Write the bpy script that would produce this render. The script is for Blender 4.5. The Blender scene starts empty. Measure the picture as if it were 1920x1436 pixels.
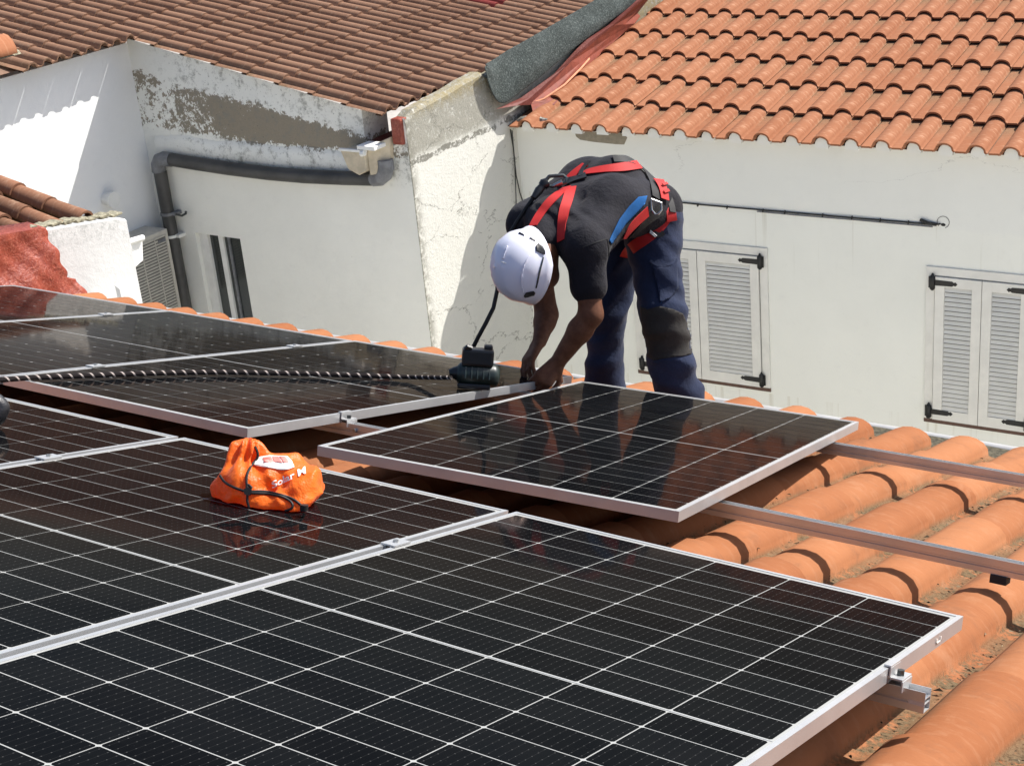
import bpy, bmesh, math, random
import numpy as np
from mathutils import Matrix, Vector
from mathutils.bvhtree import BVHTree
random.seed(7); np.random.seed(7)
SC = bpy.context.scene
COL = SC.collection
R = math.radians
# ------------------------------------------------------------------ camera
CAM = np.array([1.9871, -2.728, 1.8051])
RW = np.array([[0.8313, 0.1502, -0.5352], [0.5487, -0.3755, 0.7469], [-0.0888, -0.9146, -0.3945]])
FOC = 2885.0
cd = bpy.data.cameras.new('camera'); cam = bpy.data.objects.new('camera', cd); COL.objects.link(cam)
cd.sensor_width = 36.0; cd.sensor_fit = 'HORIZONTAL'; cd.lens = FOC / 1920 * 36
cd.clip_start = 0.05; cd.clip_end = 2000
cm = Matrix.Identity(4)
for i in range(3):
    cm[i][0] = RW[i, 0]; cm[i][1] = -RW[i, 1]; cm[i][2] = -RW[i, 2]; cm[i][3] = CAM[i]
cam.matrix_world = cm
SC.camera = cam
# ------------------------------------------------------------------ light
SUN = Vector((0.62, 1.0, 1.29)).normalized()
W = bpy.data.worlds.new('World'); SC.world = W; W.use_nodes = True
wn = W.node_tree; wn.nodes.clear()
sky = wn.nodes.new('ShaderNodeTexSky'); sky.sky_type = 'NISHITA'; sky.sun_disc = False
sky.sun_elevation = math.asin(SUN.z); sky.sun_rotation = math.atan2(SUN.x, SUN.y)
sky.air_density = 0.9; sky.dust_density = 2.2; sky.ozone_density = 1.0
bg = wn.nodes.new('ShaderNodeBackground'); bg.inputs[1].default_value = 0.095
wo = wn.nodes.new('ShaderNodeOutputWorld')
wn.links.new(sky.outputs[0], bg.inputs[0]); wn.links.new(bg.outputs[0], wo.inputs[0])
sl = bpy.data.lights.new('sun', 'SUN'); sl.energy = 4.3; sl.angle = R(0.5); sl.color = (1.0, 0.965, 0.915)
so = bpy.data.objects.new('sun', sl); COL.objects.link(so)
so.rotation_euler = SUN.to_track_quat('Z', 'Y').to_euler()
SC.view_settings.view_transform = 'Standard'; SC.view_settings.look = 'None'
SC.view_settings.gamma = 1.0; SC.view_settings.use_curve_mapping = False
SC.view_settings.exposure = 0.86
SC.render.engine = 'CYCLES'
SC.cycles.max_bounces = 8; SC.cycles.diffuse_bounces = 5

# ------------------------------------------------------------------ geometry helpers
TH = 0.3012884
EA = np.array([1., 0, 0]); EB = np.array([0, math.cos(TH), -math.sin(TH)]); EH = np.array([0, math.sin(TH), math.cos(TH)])
def rp(a, b, h): return a * EA + b * EB + h * EH                       # flat roof plane
def rpt(a, b, h): return rp(a, b, h + 0.008 * min(a, 0.0))             # the roof dips a little to the left
def ray(x, y): return RW @ np.array([(x - 960) / FOC, (y - 718) / FOC, 1.0])
def at(x, y, z): return CAM + ray(x, y) * z
def hit(x, y, P0, N):
    d = ray(x, y); s = (np.asarray(P0, float) - CAM) @ np.asarray(N, float) / (d @ np.asarray(N, float)); return CAM + s * d
def proj(P):
    c = RW.T @ (np.asarray(P, float) - CAM); return 960 + FOC * c[0] / c[2], 718 + FOC * c[1] / c[2], c[2]
def onroof(x, y, h):
    P = hit(x, y, EH * h, EH); return P

def empty(name, loc, label=None, cat=None, group=None):
    o = bpy.data.objects.new(name, None); COL.objects.link(o); o.location = Vector(loc)
    o.empty_display_size = 0.1
    if label: o['label'] = label
    if cat: o['category'] = cat
    if group: o['group'] = group
    return o
def wmat(o):
    m = o.matrix_basis.copy()
    if o.parent: m = wmat(o.parent) @ o.matrix_parent_inverse @ m
    return m
def link(name, me, mat=None, parent=None, mw=None, local=False):
    o = bpy.data.objects.new(name, me); COL.objects.link(o)
    if mat is not None and len(me.materials) == 0: me.materials.append(mat)
    if parent:
        o.parent = parent
        if not local: o.matrix_parent_inverse = wmat(parent).inverted()
    if mw is not None: o.matrix_basis = mw
    return o
def mesh(name, v, f, smooth=False):
    me = bpy.data.meshes.new(name); me.from_pydata([tuple(map(float, p)) for p in v], [], [tuple(q) for q in f]); me.update()
    if smooth: me.polygons.foreach_set('use_smooth', [True] * len(me.polygons))
    return me
class MB:
    """collects shapes into one mesh"""
    def __init__(s): s.v = []; s.f = []
    def add(s, v, f):
        n = len(s.v); s.v += [tuple(map(float, p)) for p in v]; s.f += [tuple(i + n for i in q) for q in f]; return s
    def box(s, lo, hi, M=None):
        x0, y0, z0 = lo; x1, y1, z1 = hi
        v = [(x0, y0, z0), (x1, y0, z0), (x1, y1, z0), (x0, y1, z0), (x0, y0, z1), (x1, y0, z1), (x1, y1, z1), (x0, y1, z1)]
        if M is not None: v = [M @ Vector(p) for p in v]
        return s.add(v, [(3, 2, 1, 0), (4, 5, 6, 7), (0, 1, 5, 4), (1, 2, 6, 5), (2, 3, 7, 6), (3, 0, 4, 7)])
    def prism(s, poly, d):
        """poly: 3D points in order, extruded by vector d"""
        n = len(poly); p = [np.asarray(q, float) for q in poly]; q = [a + np.asarray(d, float) for a in p]
        f = [tuple(range(n))[::-1], tuple(range(n, 2 * n))] + [(i, (i + 1) % n, n + (i + 1) % n, n + i) for i in range(n)]
        return s.add(p + q, f)
    def tube(s, pts, r, n=10, caps=True):
        pts = [Vector(p) for p in pts]; m = len(pts); rr = r if isinstance(r, (list, tuple)) else [r] * m
        up = Vector((0, 0, 1)); rings = []; last = None
        for i, p in enumerate(pts):
            t = (pts[min(i + 1, m - 1)] - pts[max(i - 1, 0)]).normalized()
            if last is None: a = t.orthogonal().normalized()
            else: a = (last - t * last.dot(t)).normalized()
            last = a; b = t.cross(a)
            rings.append([p + (a * math.cos(k * 2 * math.pi / n) + b * math.sin(k * 2 * math.pi / n)) * rr[i] for k in range(n)])
        v = [q for g in rings for q in g]
        f = [(i * n + k, i * n + (k + 1) % n, (i + 1) * n + (k + 1) % n, (i + 1) * n + k) for i in range(m - 1) for k in range(n)]
        if caps: f += [tuple(range(n))[::-1], tuple((m - 1) * n + k for k in range(n))]
        return s.add(v, f)
    def build(s, name, mat, parent=None, smooth=False, bevel=0, mw=None, local=False):
        me = mesh(name, s.v, s.f, smooth)
        if bevel or smooth:
            bm = bmesh.new(); bm.from_mesh(me)
            bmesh.ops.recalc_face_normals(bm, faces=bm.faces)
            if bevel: bmesh.ops.bevel(bm, geom=[e for e in bm.edges if e.is_manifold and e.calc_face_angle(0) > 0.4], offset=bevel, segments=2, affect='EDGES', profile=0.6, clamp_overlap=True)
            if smooth:
                for e in bm.edges:
                    if e.is_manifold and e.calc_face_angle(0) > 0.7: e.smooth = False
            bm.to_mesh(me); bm.free()
        return link(name, me, mat, parent, mw, local)
def tagall(o, label, cat, group=None):
    o['label'] = label; o['category'] = cat
    if group: o['group'] = group
    return o

# ------------------------------------------------------------------ materials
class NT:
    def __init__(s, name):
        m = bpy.data.materials.new(name); m.use_nodes = True; s.m = m; s.t = m.node_tree; s.t.nodes.clear()
        s.out = s.n('ShaderNodeOutputMaterial'); s.b = s.n('ShaderNodeBsdfPrincipled'); s.l(s.b.outputs[0], s.out.inputs[0])
    def n(s, k, **kw):
        q = s.t.nodes.new(k)
        for a, b in kw.items(): setattr(q, a, b)
        return q
    def l(s, a, b): s.t.links.new(a, b)
    def val(s, sock, v):
        if hasattr(v, 'links') or isinstance(v, bpy.types.NodeSocket): s.l(v, sock)
        else: sock.default_value = v
    def coord(s, which='obj'):
        if which == 'world': return s.n('ShaderNodeNewGeometry').outputs['Position']
        return s.n('ShaderNodeTexCoord').outputs['Object']
    def noise(s, co, scale, detail=4, rough=0.6, dist=0.0):
        q = s.n('ShaderNodeTexNoise'); s.l(co, q.inputs['Vector']); q.inputs['Scale'].default_value = scale
        q.inputs['Detail'].default_value = detail; q.inputs['Roughness'].default_value = rough; q.inputs['Distortion'].default_value = dist
        return q.outputs['Fac']
    def ramp(s, fac, stops):
        q = s.n('ShaderNodeValToRGB'); e = q.color_ramp.elements
        while len(e) < len(stops): e.new(0.5)
        for i, (p, c) in enumerate(stops):
            e[i].position = p; e[i].color = c if len(c) == 4 else (*c, 1)
        s.l(fac, q.inputs[0]); return q.outputs[0]
    def fr(s, fac, a, b):
        """smooth 0..1 between a and b"""
        q = s.n('ShaderNodeMapRange'); q.interpolation_type = 'SMOOTHSTEP'; s.l(fac, q.inputs[0])
        q.inputs[1].default_value = a; q.inputs[2].default_value = b; return q.outputs[0]
    def mix(s, fac, a, b, mode='MIX'):
        q = s.n('ShaderNodeMix'); q.data_type = 'RGBA'; q.blend_type = mode
        s.val(q.inputs[0], fac); s.val(q.inputs[6], a if not isinstance(a, tuple) or len(a) == 4 else (*a, 1)); s.val(q.inputs[7], b if not isinstance(b, tuple) or len(b) == 4 else (*b, 1))
        return q.outputs[2]
    def math(s, op, a, b=0.0):
        q = s.n('ShaderNodeMath', operation=op); s.val(q.inputs[0], a); s.val(q.inputs[1], b); return q.outputs[0]
    def sep(s, v):
        q = s.n('ShaderNodeSeparateXYZ'); s.l(v, q.inputs[0]); return q.outputs
    def vscale(s, v, sc):
        q = s.n('ShaderNodeMapping'); s.l(v, q.inputs[0]); q.inputs['Scale'].default_value = sc; return q.outputs[0]
    def warp(s, v, sc=3.0, amt=0.5):
        q = s.n('ShaderNodeTexNoise'); s.l(v, q.inputs['Vector']); q.inputs['Scale'].default_value = sc; q.inputs['Detail'].default_value = 5; q.inputs['Roughness'].default_value = 0.7
        m = s.n('ShaderNodeVectorMath', operation='MULTIPLY_ADD'); s.l(q.outputs['Color'], m.inputs[0]); m.inputs[1].default_value = (amt,) * 3; s.l(v, m.inputs[2]); return m.outputs[0]
    def bump(s, h, strength, dist=0.01):
        q = s.n('ShaderNodeBump'); q.inputs['Strength'].default_value = strength; q.inputs['Distance'].default_value = dist
        s.l(h, q.inputs['Height']); s.l(q.outputs[0], s.b.inputs['Normal']); return q
    def set(s, col=None, rough=None, metal=None, spec=None, coat=None):
        if col is not None: s.val(s.b.inputs['Base Color'], col if not isinstance(col, tuple) or len(col) == 4 else (*col, 1))
        if rough is not None: s.val(s.b.inputs['Roughness'], rough)
        if metal is not None: s.b.inputs['Metallic'].default_value = metal
        if spec is not None: s.b.inputs['Specular IOR Level'].default_value = spec
        if coat is not None: s.b.inputs['Coat Weight'].default_value = coat
        return s.m
def plain(name, col, rough=0.6, metal=0.0, spec=0.5, var=0.12, scale=30, bump=0.0):
    t = NT(name); co = t.coord('world'); f = t.noise(co, scale, 3)
    c = t.mix(t.fr(f, 0.3, 0.7), tuple(x * (1 - var) for x in col), tuple(min(1, x * (1 + var)) for x in col))
    t.set(c, rough, metal, spec)
    if bump: t.bump(f, bump, 0.004)
    return t.m

def m_tile(name, base, dark, pale, valley, dirt=(0.12, 0.09, 0.055), dirt_amt=0.5, streak=0.15, spots=0.0, vary=0.55):
    """fired clay: per tile tone, kiln streaks, grit gathering low in the pan"""
    t = NT(name); wp = t.coord('world')
    co = t.n('ShaderNodeAttribute', attribute_name='tile_co').outputs['Vector']
    rnd = t.math('FRACT', t.math('ADD', t.n('ShaderNodeObjectInfo').outputs['Random'], t.n('ShaderNodeAttribute', attribute_name='tile_tone').outputs['Fac']))
    n1 = t.noise(wp, 3.0, 5, 0.65); n2 = t.noise(wp, 45, 4, 0.7); n3 = t.noise(t.vscale(co, (14, 45, 14)), 1.0, 3)
    tone = t.math('ADD', t.math('MULTIPLY', rnd, vary), t.math('MULTIPLY', n1, 0.6))
    c = t.mix(t.fr(tone, 0.1, 0.95), dark, base)
    c = t.mix(t.math('MULTIPLY', t.fr(n3, 0.5, 0.75), streak * 2), c, pale)
    c = t.mix(t.math('MULTIPLY', t.fr(n2, 0.62, 0.8), 0.35), c, tuple(x * 0.55 for x in base))
    z = t.sep(co)[2]
    low = t.fr(z, valley + 0.03, valley)
    grit = t.noise(wp, 60, 5, 0.75); patch = t.noise(wp, 5.5, 4, 0.6)
    m = t.math('MULTIPLY', low, t.fr(t.math('ADD', grit, t.math('MULTIPLY', patch, 1.1)), 1.18 - dirt_amt * 0.35, 1.34 - dirt_amt * 0.3))
    gcol = t.ramp(t.noise(wp, 110, 4), [(0.3, tuple(x * 0.6 for x in dirt)), (0.46, tuple(x * 1.35 for x in dirt)), (0.60, tuple(x * 1.9 for x in dirt)), (0.70, tuple(x * 0.35 for x in dirt))])
    c = t.mix(m, c, gcol)
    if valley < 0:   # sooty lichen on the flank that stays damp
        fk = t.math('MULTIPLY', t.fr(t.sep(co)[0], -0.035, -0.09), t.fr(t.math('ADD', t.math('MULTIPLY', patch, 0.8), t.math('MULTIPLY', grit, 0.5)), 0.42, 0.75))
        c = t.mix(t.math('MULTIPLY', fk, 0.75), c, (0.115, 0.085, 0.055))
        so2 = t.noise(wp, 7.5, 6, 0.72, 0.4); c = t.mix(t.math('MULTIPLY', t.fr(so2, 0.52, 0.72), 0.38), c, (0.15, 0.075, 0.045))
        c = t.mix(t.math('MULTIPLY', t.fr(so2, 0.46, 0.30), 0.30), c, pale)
    if spots:
        sp = t.noise(wp, 26, 4, 0.7)
        c = t.mix(t.math('MULTIPLY', t.fr(sp, 0.6, 0.72), spots), c, (0.33, 0.27, 0.19))
    t.set(c, 0.9, spec=0.06)
    h = t.math('ADD', t.math('MULTIPLY', n2, 0.4), t.math('MULTIPLY', m, t.math('MULTIPLY', grit, 2.5)))
    t.bump(t.math('ADD', h, t.math('MULTIPLY', n3, 0.5)), 0.35, 0.006)
    return t.m

def m_plaster(name, base=(0.74, 0.73, 0.66), var=0.08, bump=0.25, stain=0.0, cool=None):
    t = NT(name); wp = t.coord('world')
    n1 = t.noise(wp, 1.1, 5, 0.6); n2 = t.noise(wp, 9, 5, 0.65); n3 = t.noise(wp, 120, 3, 0.6)
    c = t.mix(t.fr(n1, 0.3, 0.7), tuple(x * (1 - var) for x in base), base)
    c = t.mix(t.math('MULTIPLY', t.fr(n2, 0.55, 0.75), 0.25), c, tuple(x * 0.86 for x in base))
    if stain:
        st = t.noise(t.vscale(wp, (7, 7, 0.45)), 1.0, 4, 0.6)
        c = t.mix(t.math('MULTIPLY', t.fr(st, 0.56, 0.74), stain), c, (0.50, 0.46, 0.33))
    t.set(c, 0.9, spec=0.15)
    t.bump(t.math('ADD', t.math('MULTIPLY', n2, 1.0), t.math('MULTIPLY', n3, 0.25)), bump, 0.02)
    fine = t.noise(wp, 38, 5, 0.75); c = t.mix(t.math('MULTIPLY', t.fr(fine, 0.60, 0.78), 0.22), c, tuple(x * 0.72 for x in base)); t.l(c, t.b.inputs['Base Color'])
    return t

M = {}
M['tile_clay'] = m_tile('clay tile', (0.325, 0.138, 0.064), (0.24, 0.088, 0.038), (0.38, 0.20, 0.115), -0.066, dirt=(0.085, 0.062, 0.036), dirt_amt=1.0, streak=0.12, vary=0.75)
M['tile_new'] = m_tile('new clay tile', (0.335, 0.152, 0.084), (0.26, 0.105, 0.054), (0.47, 0.27, 0.17), 0.0, dirt_amt=0.9, streak=0.35, vary=0.32)
M['tile_brown'] = m_tile('brown concrete tile', (0.235, 0.135, 0.088), (0.16, 0.086, 0.055), (0.33, 0.215, 0.145), 0.0, dirt=(0.09, 0.06, 0.035), dirt_amt=0.6, streak=0.25, spots=0.5)
M['tile_old'] = m_tile('old weathered tile', (0.26, 0.125, 0.075), (0.15, 0.08, 0.05), (0.34, 0.22, 0.15), -0.03, dirt=(0.11, 0.085, 0.05), dirt_amt=0.8, streak=0.3, spots=0.35)
M['deck'] = plain('roof mortar', (0.20, 0.12, 0.08), 0.95, bump=0.5, scale=20)
M['ground'] = plain('patio paving', (0.38, 0.35, 0.31), 0.9, scale=3, bump=0.3)
M['white_paint'] = m_plaster('white limewash', (0.82, 0.82, 0.78), 0.05, 0.22).m
M['alu'] = None
def m_alu(name, col=(0.62, 0.63, 0.62), rough=0.38, metal=0.85):
    t = NT(name); wp = t.coord('world'); f = t.noise(wp, 8, 4); g = t.noise(wp, 90, 3)
    c = t.mix(t.fr(f, 0.3, 0.7), tuple(x * 0.9 for x in col), col)
    t.set(c, t.math('ADD', rough - 0.06, t.math('MULTIPLY', g, 0.14)), metal, 0.5); return t.m
M['alu'] = m_alu('anodised aluminium', (0.56, 0.565, 0.565), 0.38, 0.60)
M['rail'] = m_alu('mill aluminium rail', (0.66, 0.66, 0.66), 0.33, 0.9)
M['steel'] = m_alu('bolt steel', (0.45, 0.45, 0.44), 0.35, 1.0)
M['dark_steel'] = m_alu('dark steel', (0.10, 0.11, 0.11), 0.35, 0.9)
M['black_rubber'] = plain('black rubber', (0.012, 0.012, 0.012), 0.7)
M['black_iron'] = plain('black hinge iron', (0.008, 0.008, 0.008), 0.45, 0.2)

def glassy(t, base_out, tint=(1.0, 0.93, 0.86)):
    """clear cover with an anti-reflection coat: nearly no mirror from above, growing towards grazing"""
    lw = t.n('ShaderNodeLayerWeight'); lw.inputs[0].default_value = 0.5
    fac = t.ramp(lw.outputs['Facing'], [(0.0, (0.004,) * 3), (0.60, (0.005,) * 3), (0.70, (0.014,) * 3), (0.76, (0.062,) * 3), (0.81, (0.105,) * 3), (0.85, (0.15,) * 3), (0.88, (0.24,) * 3), (1.0, (0.8,) * 3)])
    gl = t.n('ShaderNodeBsdfGlossy'); gl.inputs['Roughness'].default_value = 0.05
    t.l(t.ramp(lw.outputs['Facing'], [(0.0, (0.95, 0.97, 1.0)), (0.68, (1.0, 0.96, 0.93)), (0.76, (1.0, 0.74, 0.60)), (0.83, (1.0, 0.76, 0.62)), (0.87, (1.0, 0.96, 0.90)), (1.0, (1, 1, 1))]), gl.inputs['Color'])
    mx = t.n('ShaderNodeMixShader'); t.l(fac, mx.inputs[0]); t.l(base_out, mx.inputs[1]); t.l(gl.outputs[0], mx.inputs[2])
    t.l(mx.outputs[0], t.out.inputs[0])
def m_cell():
    t = NT('silicon cell'); co = t.coord('obj'); wp = t.coord('world')
    x, y, z = t.sep(co)
    # ten silver busbars with solder pads
    ph = t.math('FRACT', t.math('ADD', t.math('MULTIPLY', x, 10 / 0.182), 0.0))
    bar = t.math('LESS_THAN', t.math('ABSOLUTE', t.math('SUBTRACT', ph, 0.5)), 0.035)
    py = t.math('FRACT', t.math('MULTIPLY', y, 5 / 0.091))
    pad = t.math('MULTIPLY', t.math('LESS_THAN', t.math('ABSOLUTE', t.math('SUBTRACT', ph, 0.5)), 0.05), t.math('LESS_THAN', t.math('ABSOLUTE', t.math('SUBTRACT', py, 0.5)), 0.07))
    rnd = t.n('ShaderNodeObjectInfo').outputs['Random']
    c = t.mix(rnd, (0.0026, 0.0029, 0.0036), (0.0042, 0.0048, 0.0056))
    dust = t.noise(wp, 4, 5, 0.7); sp = t.noise(wp, 420, 2, 0.5)
    c = t.mix(t.math('MULTIPLY', t.fr(dust, 0.35, 0.75), 0.005), c, (0.40, 0.37, 0.32))
    c = t.mix(t.math('MULTIPLY', t.fr(sp, 0.74, 0.8), 0.07), c, (0.5, 0.48, 0.44))
    c = t.mix(t.math('MULTIPLY', bar, 0.022), c, (0.30, 0.30, 0.29))
    c = t.mix(t.math('MULTIPLY', pad, 0.07), c, (0.55, 0.55, 0.54))
    t.set(c, 0.55, spec=0.0); glassy(t, t.b.outputs[0]); return t.m
def m_back():
    t = NT('white backsheet'); t.set((0.31, 0.315, 0.305), 0.5, spec=0.0); glassy(t, t.b.outputs[0]); return t.m
M['cell'] = m_cell(); M['back'] = m_back()
def fabric(name, col, rough=0.85, spec=0.2, var=0.2, scale=160, bump=0.25, sheen=0.0, fold=0.0):
    t = NT(name); wp = t.coord('world'); f = t.noise(wp, scale, 3); g = t.noise(wp, 9, 5, 0.65)
    c = t.mix(t.fr(g, 0.3, 0.7), tuple(x * (1 - var) for x in col), tuple(x * (1 + var) for x in col))
    t.set(c, rough, spec=spec)
    t.b.inputs['Sheen Weight'].default_value = sheen
    h = t.math('ADD', t.math('MULTIPLY', f, 0.15), t.math('MULTIPLY', g, fold)); t.bump(h, bump, 0.01)
    return t.m
M['shirt'] = fabric('dark shirt', (0.0125, 0.012, 0.0165), sheen=0.05, fold=2.2, bump=0.6)
M['blue_cloth'] = fabric('blue shirt panel', (0.010, 0.075, 0.22), fold=0.8)
M['jeans'] = fabric('navy work trousers', (0.016, 0.024, 0.055), fold=1.6, bump=0.5, sheen=0.06)
M['knee'] = fabric('grey knee patch', (0.034, 0.032, 0.030), fold=1.2, bump=0.5)
M['strap_red'] = fabric('red harness webbing', (0.42, 0.014, 0.013), 0.7, 0.35, var=0.08, scale=400)
M['strap_black'] = fabric('black webbing', (0.012, 0.012, 0.013), 0.6, 0.3)
M['boot'] = fabric('boot leather', (0.02, 0.017, 0.015), 0.6)
t = NT('skin'); wp = t.coord('world'); g = t.noise(wp, 40, 3)
t.set(t.mix(t.fr(g, 0.3, 0.7), (0.105, 0.042, 0.022), (0.145, 0.062, 0.034)), 0.6, spec=0.2); t.b.inputs['Subsurface Weight'].default_value = 0.05
t.b.inputs['Subsurface Radius'].default_value = (0.01, 0.004, 0.002); M['skin'] = t.m
t = NT('helmet shell'); t.set((0.72, 0.73, 0.83), 0.28, spec=0.5, coat=0.3); M['helmet'] = t.m
M['hair'] = plain('dark hair', (0.012, 0.009, 0.008), 0.6)
t = NT('orange nylon'); wp = t.coord('world'); g = t.noise(wp, 14, 5, 0.65, 0.4); f2 = t.noise(wp, 5, 4, 0.6)
t.set(t.mix(t.fr(f2, 0.3, 0.7), (0.88, 0.155, 0.008), (0.94, 0.215, 0.014)), 0.42, spec=0.4)
tb_ = t.n('ShaderNodeBsdfTranslucent'); tb_.inputs[0].default_value = (0.95, 0.16, 0.01, 1); mx_ = t.n('ShaderNodeMixShader'); mx_.inputs[0].default_value = 0.34; t.l(t.b.outputs[0], mx_.inputs[1]); t.l(tb_.outputs[0], mx_.inputs[2]); t.l(mx_.outputs[0], t.out.inputs[0]); t.b.inputs['Sheen Weight'].default_value = 0.1
t.bump(g, 0.6, 0.02); M['bag'] = t.m
M['print_white'] = plain('white print', (0.85, 0.82, 0.76), 0.5, var=0.03)
M['print_pink'] = plain('pink print', (0.75, 0.24, 0.20), 0.5, var=0.08)
M['cord'] = fabric('black cord', (0.010, 0.009, 0.009), 0.55, 0.35)
M['device'] = plain('dark green moulded plastic', (0.008, 0.016, 0.014), 0.4, spec=0.5, var=0.3)
M['device_black'] = plain('black moulded plastic', (0.006, 0.006, 0.007), 0.35, spec=0.5)
M['pvc'] = plain('grey pvc pipe', (0.055, 0.054, 0.051), 0.55, var=0.25, scale=6)
M['pvc_light'] = plain('light grey pvc elbow', (0.17, 0.175, 0.185), 0.5, var=0.25, scale=14)
M['beige_pvc'] = plain('beige gutter hopper', (0.52, 0.45, 0.33), 0.55, var=0.15, scale=12)
M['white_metal'] = plain('white lacquered metal', (0.80, 0.80, 0.76), 0.45, var=0.05, scale=10)
M['ac'] = plain('air conditioner casing', (0.55, 0.52, 0.45), 0.5, var=0.08)
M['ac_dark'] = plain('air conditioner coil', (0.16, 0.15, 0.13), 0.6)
M['shutter'] = plain('white shutter paint', (0.70, 0.69, 0.64), 0.5, var=0.05, scale=7)
M['sill'] = plain('brown sill', (0.10, 0.055, 0.04), 0.7)
t = NT('window glass'); t.set((0.028, 0.034, 0.033), 0.08, spec=0.9); M['glass'] = t.m
t = NT('red waterproof paint'); wp = t.coord('world'); g = t.noise(wp, 16, 6, 0.7, 0.6); q = t.noise(wp, 55, 4, 0.65)
t.set(t.mix(t.fr(q, 0.45, 0.75), t.mix(t.fr(g, 0.35, 0.7), (0.21, 0.034, 0.018), (0.31, 0.062, 0.032)), (0.40, 0.12, 0.075)), 0.38, spec=0.5)
t.bump(t.math('ADD', g, t.math('MULTIPLY', q, 0.3)), 0.6, 0.02); M['red_paint'] = t.m
t = NT('red flashing'); wp = t.coord('world'); g = t.noise(wp, 7, 5, 0.7); q = t.noise(wp, 40, 4)
t.set(t.mix(t.fr(g, 0.4, 0.7), (0.125, 0.028, 0.020), (0.165, 0.050, 0.040)), 0.6, spec=0.3); t.bump(q, 0.5, 0.01); M['red_flash'] = t.m
t = NT('slate felt'); wp = t.coord('world'); g = t.noise(wp, 75, 3, 0.7); q = t.noise(wp, 5, 4); r_ = t.noise(wp, 2.2, 3)
t.set(t.mix(t.fr(q, 0.35, 0.7), t.ramp(g, [(0.3, (0.016, 0.021, 0.020)), (0.55, (0.042, 0.052, 0.049)), (0.72, (0.13, 0.15, 0.14))]), t.ramp(g, [(0.3, (0.026, 0.033, 0.032)), (0.55, (0.062, 0.075, 0.071)), (0.72, (0.16, 0.18, 0.17))])), 0.9, spec=0.2)
t.bump(t.math('ADD', t.math('MULTIPLY', r_, 6), g), 0.6, 0.01); M['felt'] = t.m
M['cable'] = plain('black cable', (0.02, 0.02, 0.018), 0.7)
M['copper'] = plain('orange cable', (0.60, 0.24, 0.12), 0.6)
M['green'] = plain('mossy lime mortar', (0.27, 0.25, 0.175), 0.95, var=0.5, scale=45, bump=0.8)
# --- walls with their own stains
def m_wallW1():
    t = m_plaster('plaster of the gable wall', (0.90, 0.90, 0.835), 0.07, 0.3)
    wp = t.coord('world'); x, y, z = t.sep(wp)
    base = t.b.inputs['Base Color'].links[0].from_socket
    n1 = t.noise(wp, 3.2, 6, 0.72, 0.3); n2 = t.noise(wp, 13, 6, 0.78); n3 = t.noise(wp, 45, 4, 0.7)
    # bare brown render showing where the paint came off, between the verge and the ledge
    top = t.math('ADD', z, t.math('MULTIPLY', t.math('ADD', x, 7.8), 0.1946))     # distance under the verge
    d_top = t.fr(top, -0.50, -0.70)
    lower = t.fr(z, -1.24, -1.08)
    side = t.fr(x, -7.75, -6.5)
    f = t.math('ADD', t.math('MULTIPLY', n1, 0.8), t.math('ADD', t.math('MULTIPLY', n2, 0.85), t.math('MULTIPLY', side, 0.30)))
    zone = t.math('MULTIPLY', t.math('SUBTRACT', t.math('MULTIPLY', d_top, lower), 1.0), 0.62)
    patch = t.fr(t.math('ADD', t.math('ADD', f, zone), t.math('ADD', t.math('MULTIPLY', t.math('SUBTRACT', n3, 0.5), 0.5), t.math('MULTIPLY', t.math('SUBTRACT', t.noise(wp, 24, 5, 0.75), 0.5), 0.7))), 0.82, 0.87)
    bare = t.mix(n3, (0.24, 0.205, 0.155), (0.36, 0.315, 0.24))
    c = t.mix(patch, base, bare)
    # grey grime on the flaking strip under the verge and on the ledge
    strip = t.math('MULTIPLY', t.fr(z, -1.42, -1.34), t.fr(x, -7.95, -7.3))
    gr = t.math('MULTIPLY', strip, t.fr(t.math('ADD', t.math('MULTIPLY', n2, 0.75), t.math('MULTIPLY', n1, 0.4)), 0.56, 0.72))
    c = t.mix(t.math('MULTIPLY', gr, 0.75), c, (0.24, 0.235, 0.20))
    fl = t.math('MULTIPLY', strip, t.fr(n3, 0.62, 0.68)); c = t.mix(t.math('MULTIPLY', fl, 0.7), c, (0.10, 0.10, 0.08))
    # scuffs lower on the wall
    sc = t.math('MULTIPLY', t.fr(n2, 0.62, 0.78), 0.22); c = t.mix(sc, c, (0.42, 0.41, 0.35))
    t.l(c, t.b.inputs['Base Color'])
    vr = t.n('ShaderNodeTexVoronoi'); vr.feature = 'DISTANCE_TO_EDGE'; t.l(t.warp(t.vscale(wp, (1, 1, 1.6))), vr.inputs['Vector']); vr.inputs['Scale'].default_value = 1.7
    cr = t.math('MULTIPLY', t.math('LESS_THAN', t.math('ADD', vr.outputs['Distance'], t.math('MULTIPLY', n2, 0.03)), 0.018), t.math('MULTIPLY', strip, t.fr(n1, 0.5, 0.6)))
    c2 = t.mix(t.math('MULTIPLY', cr, 0.4), c, (0.12, 0.12, 0.10)); t.l(c2, t.b.inputs['Base Color'])
    t.bump(t.math('SUBTRACT', t.math('ADD', n2, t.math('MULTIPLY', n3, 0.3)), t.math('MULTIPLY', patch, 0.6)), 0.4, 0.02)
    return t.m
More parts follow.
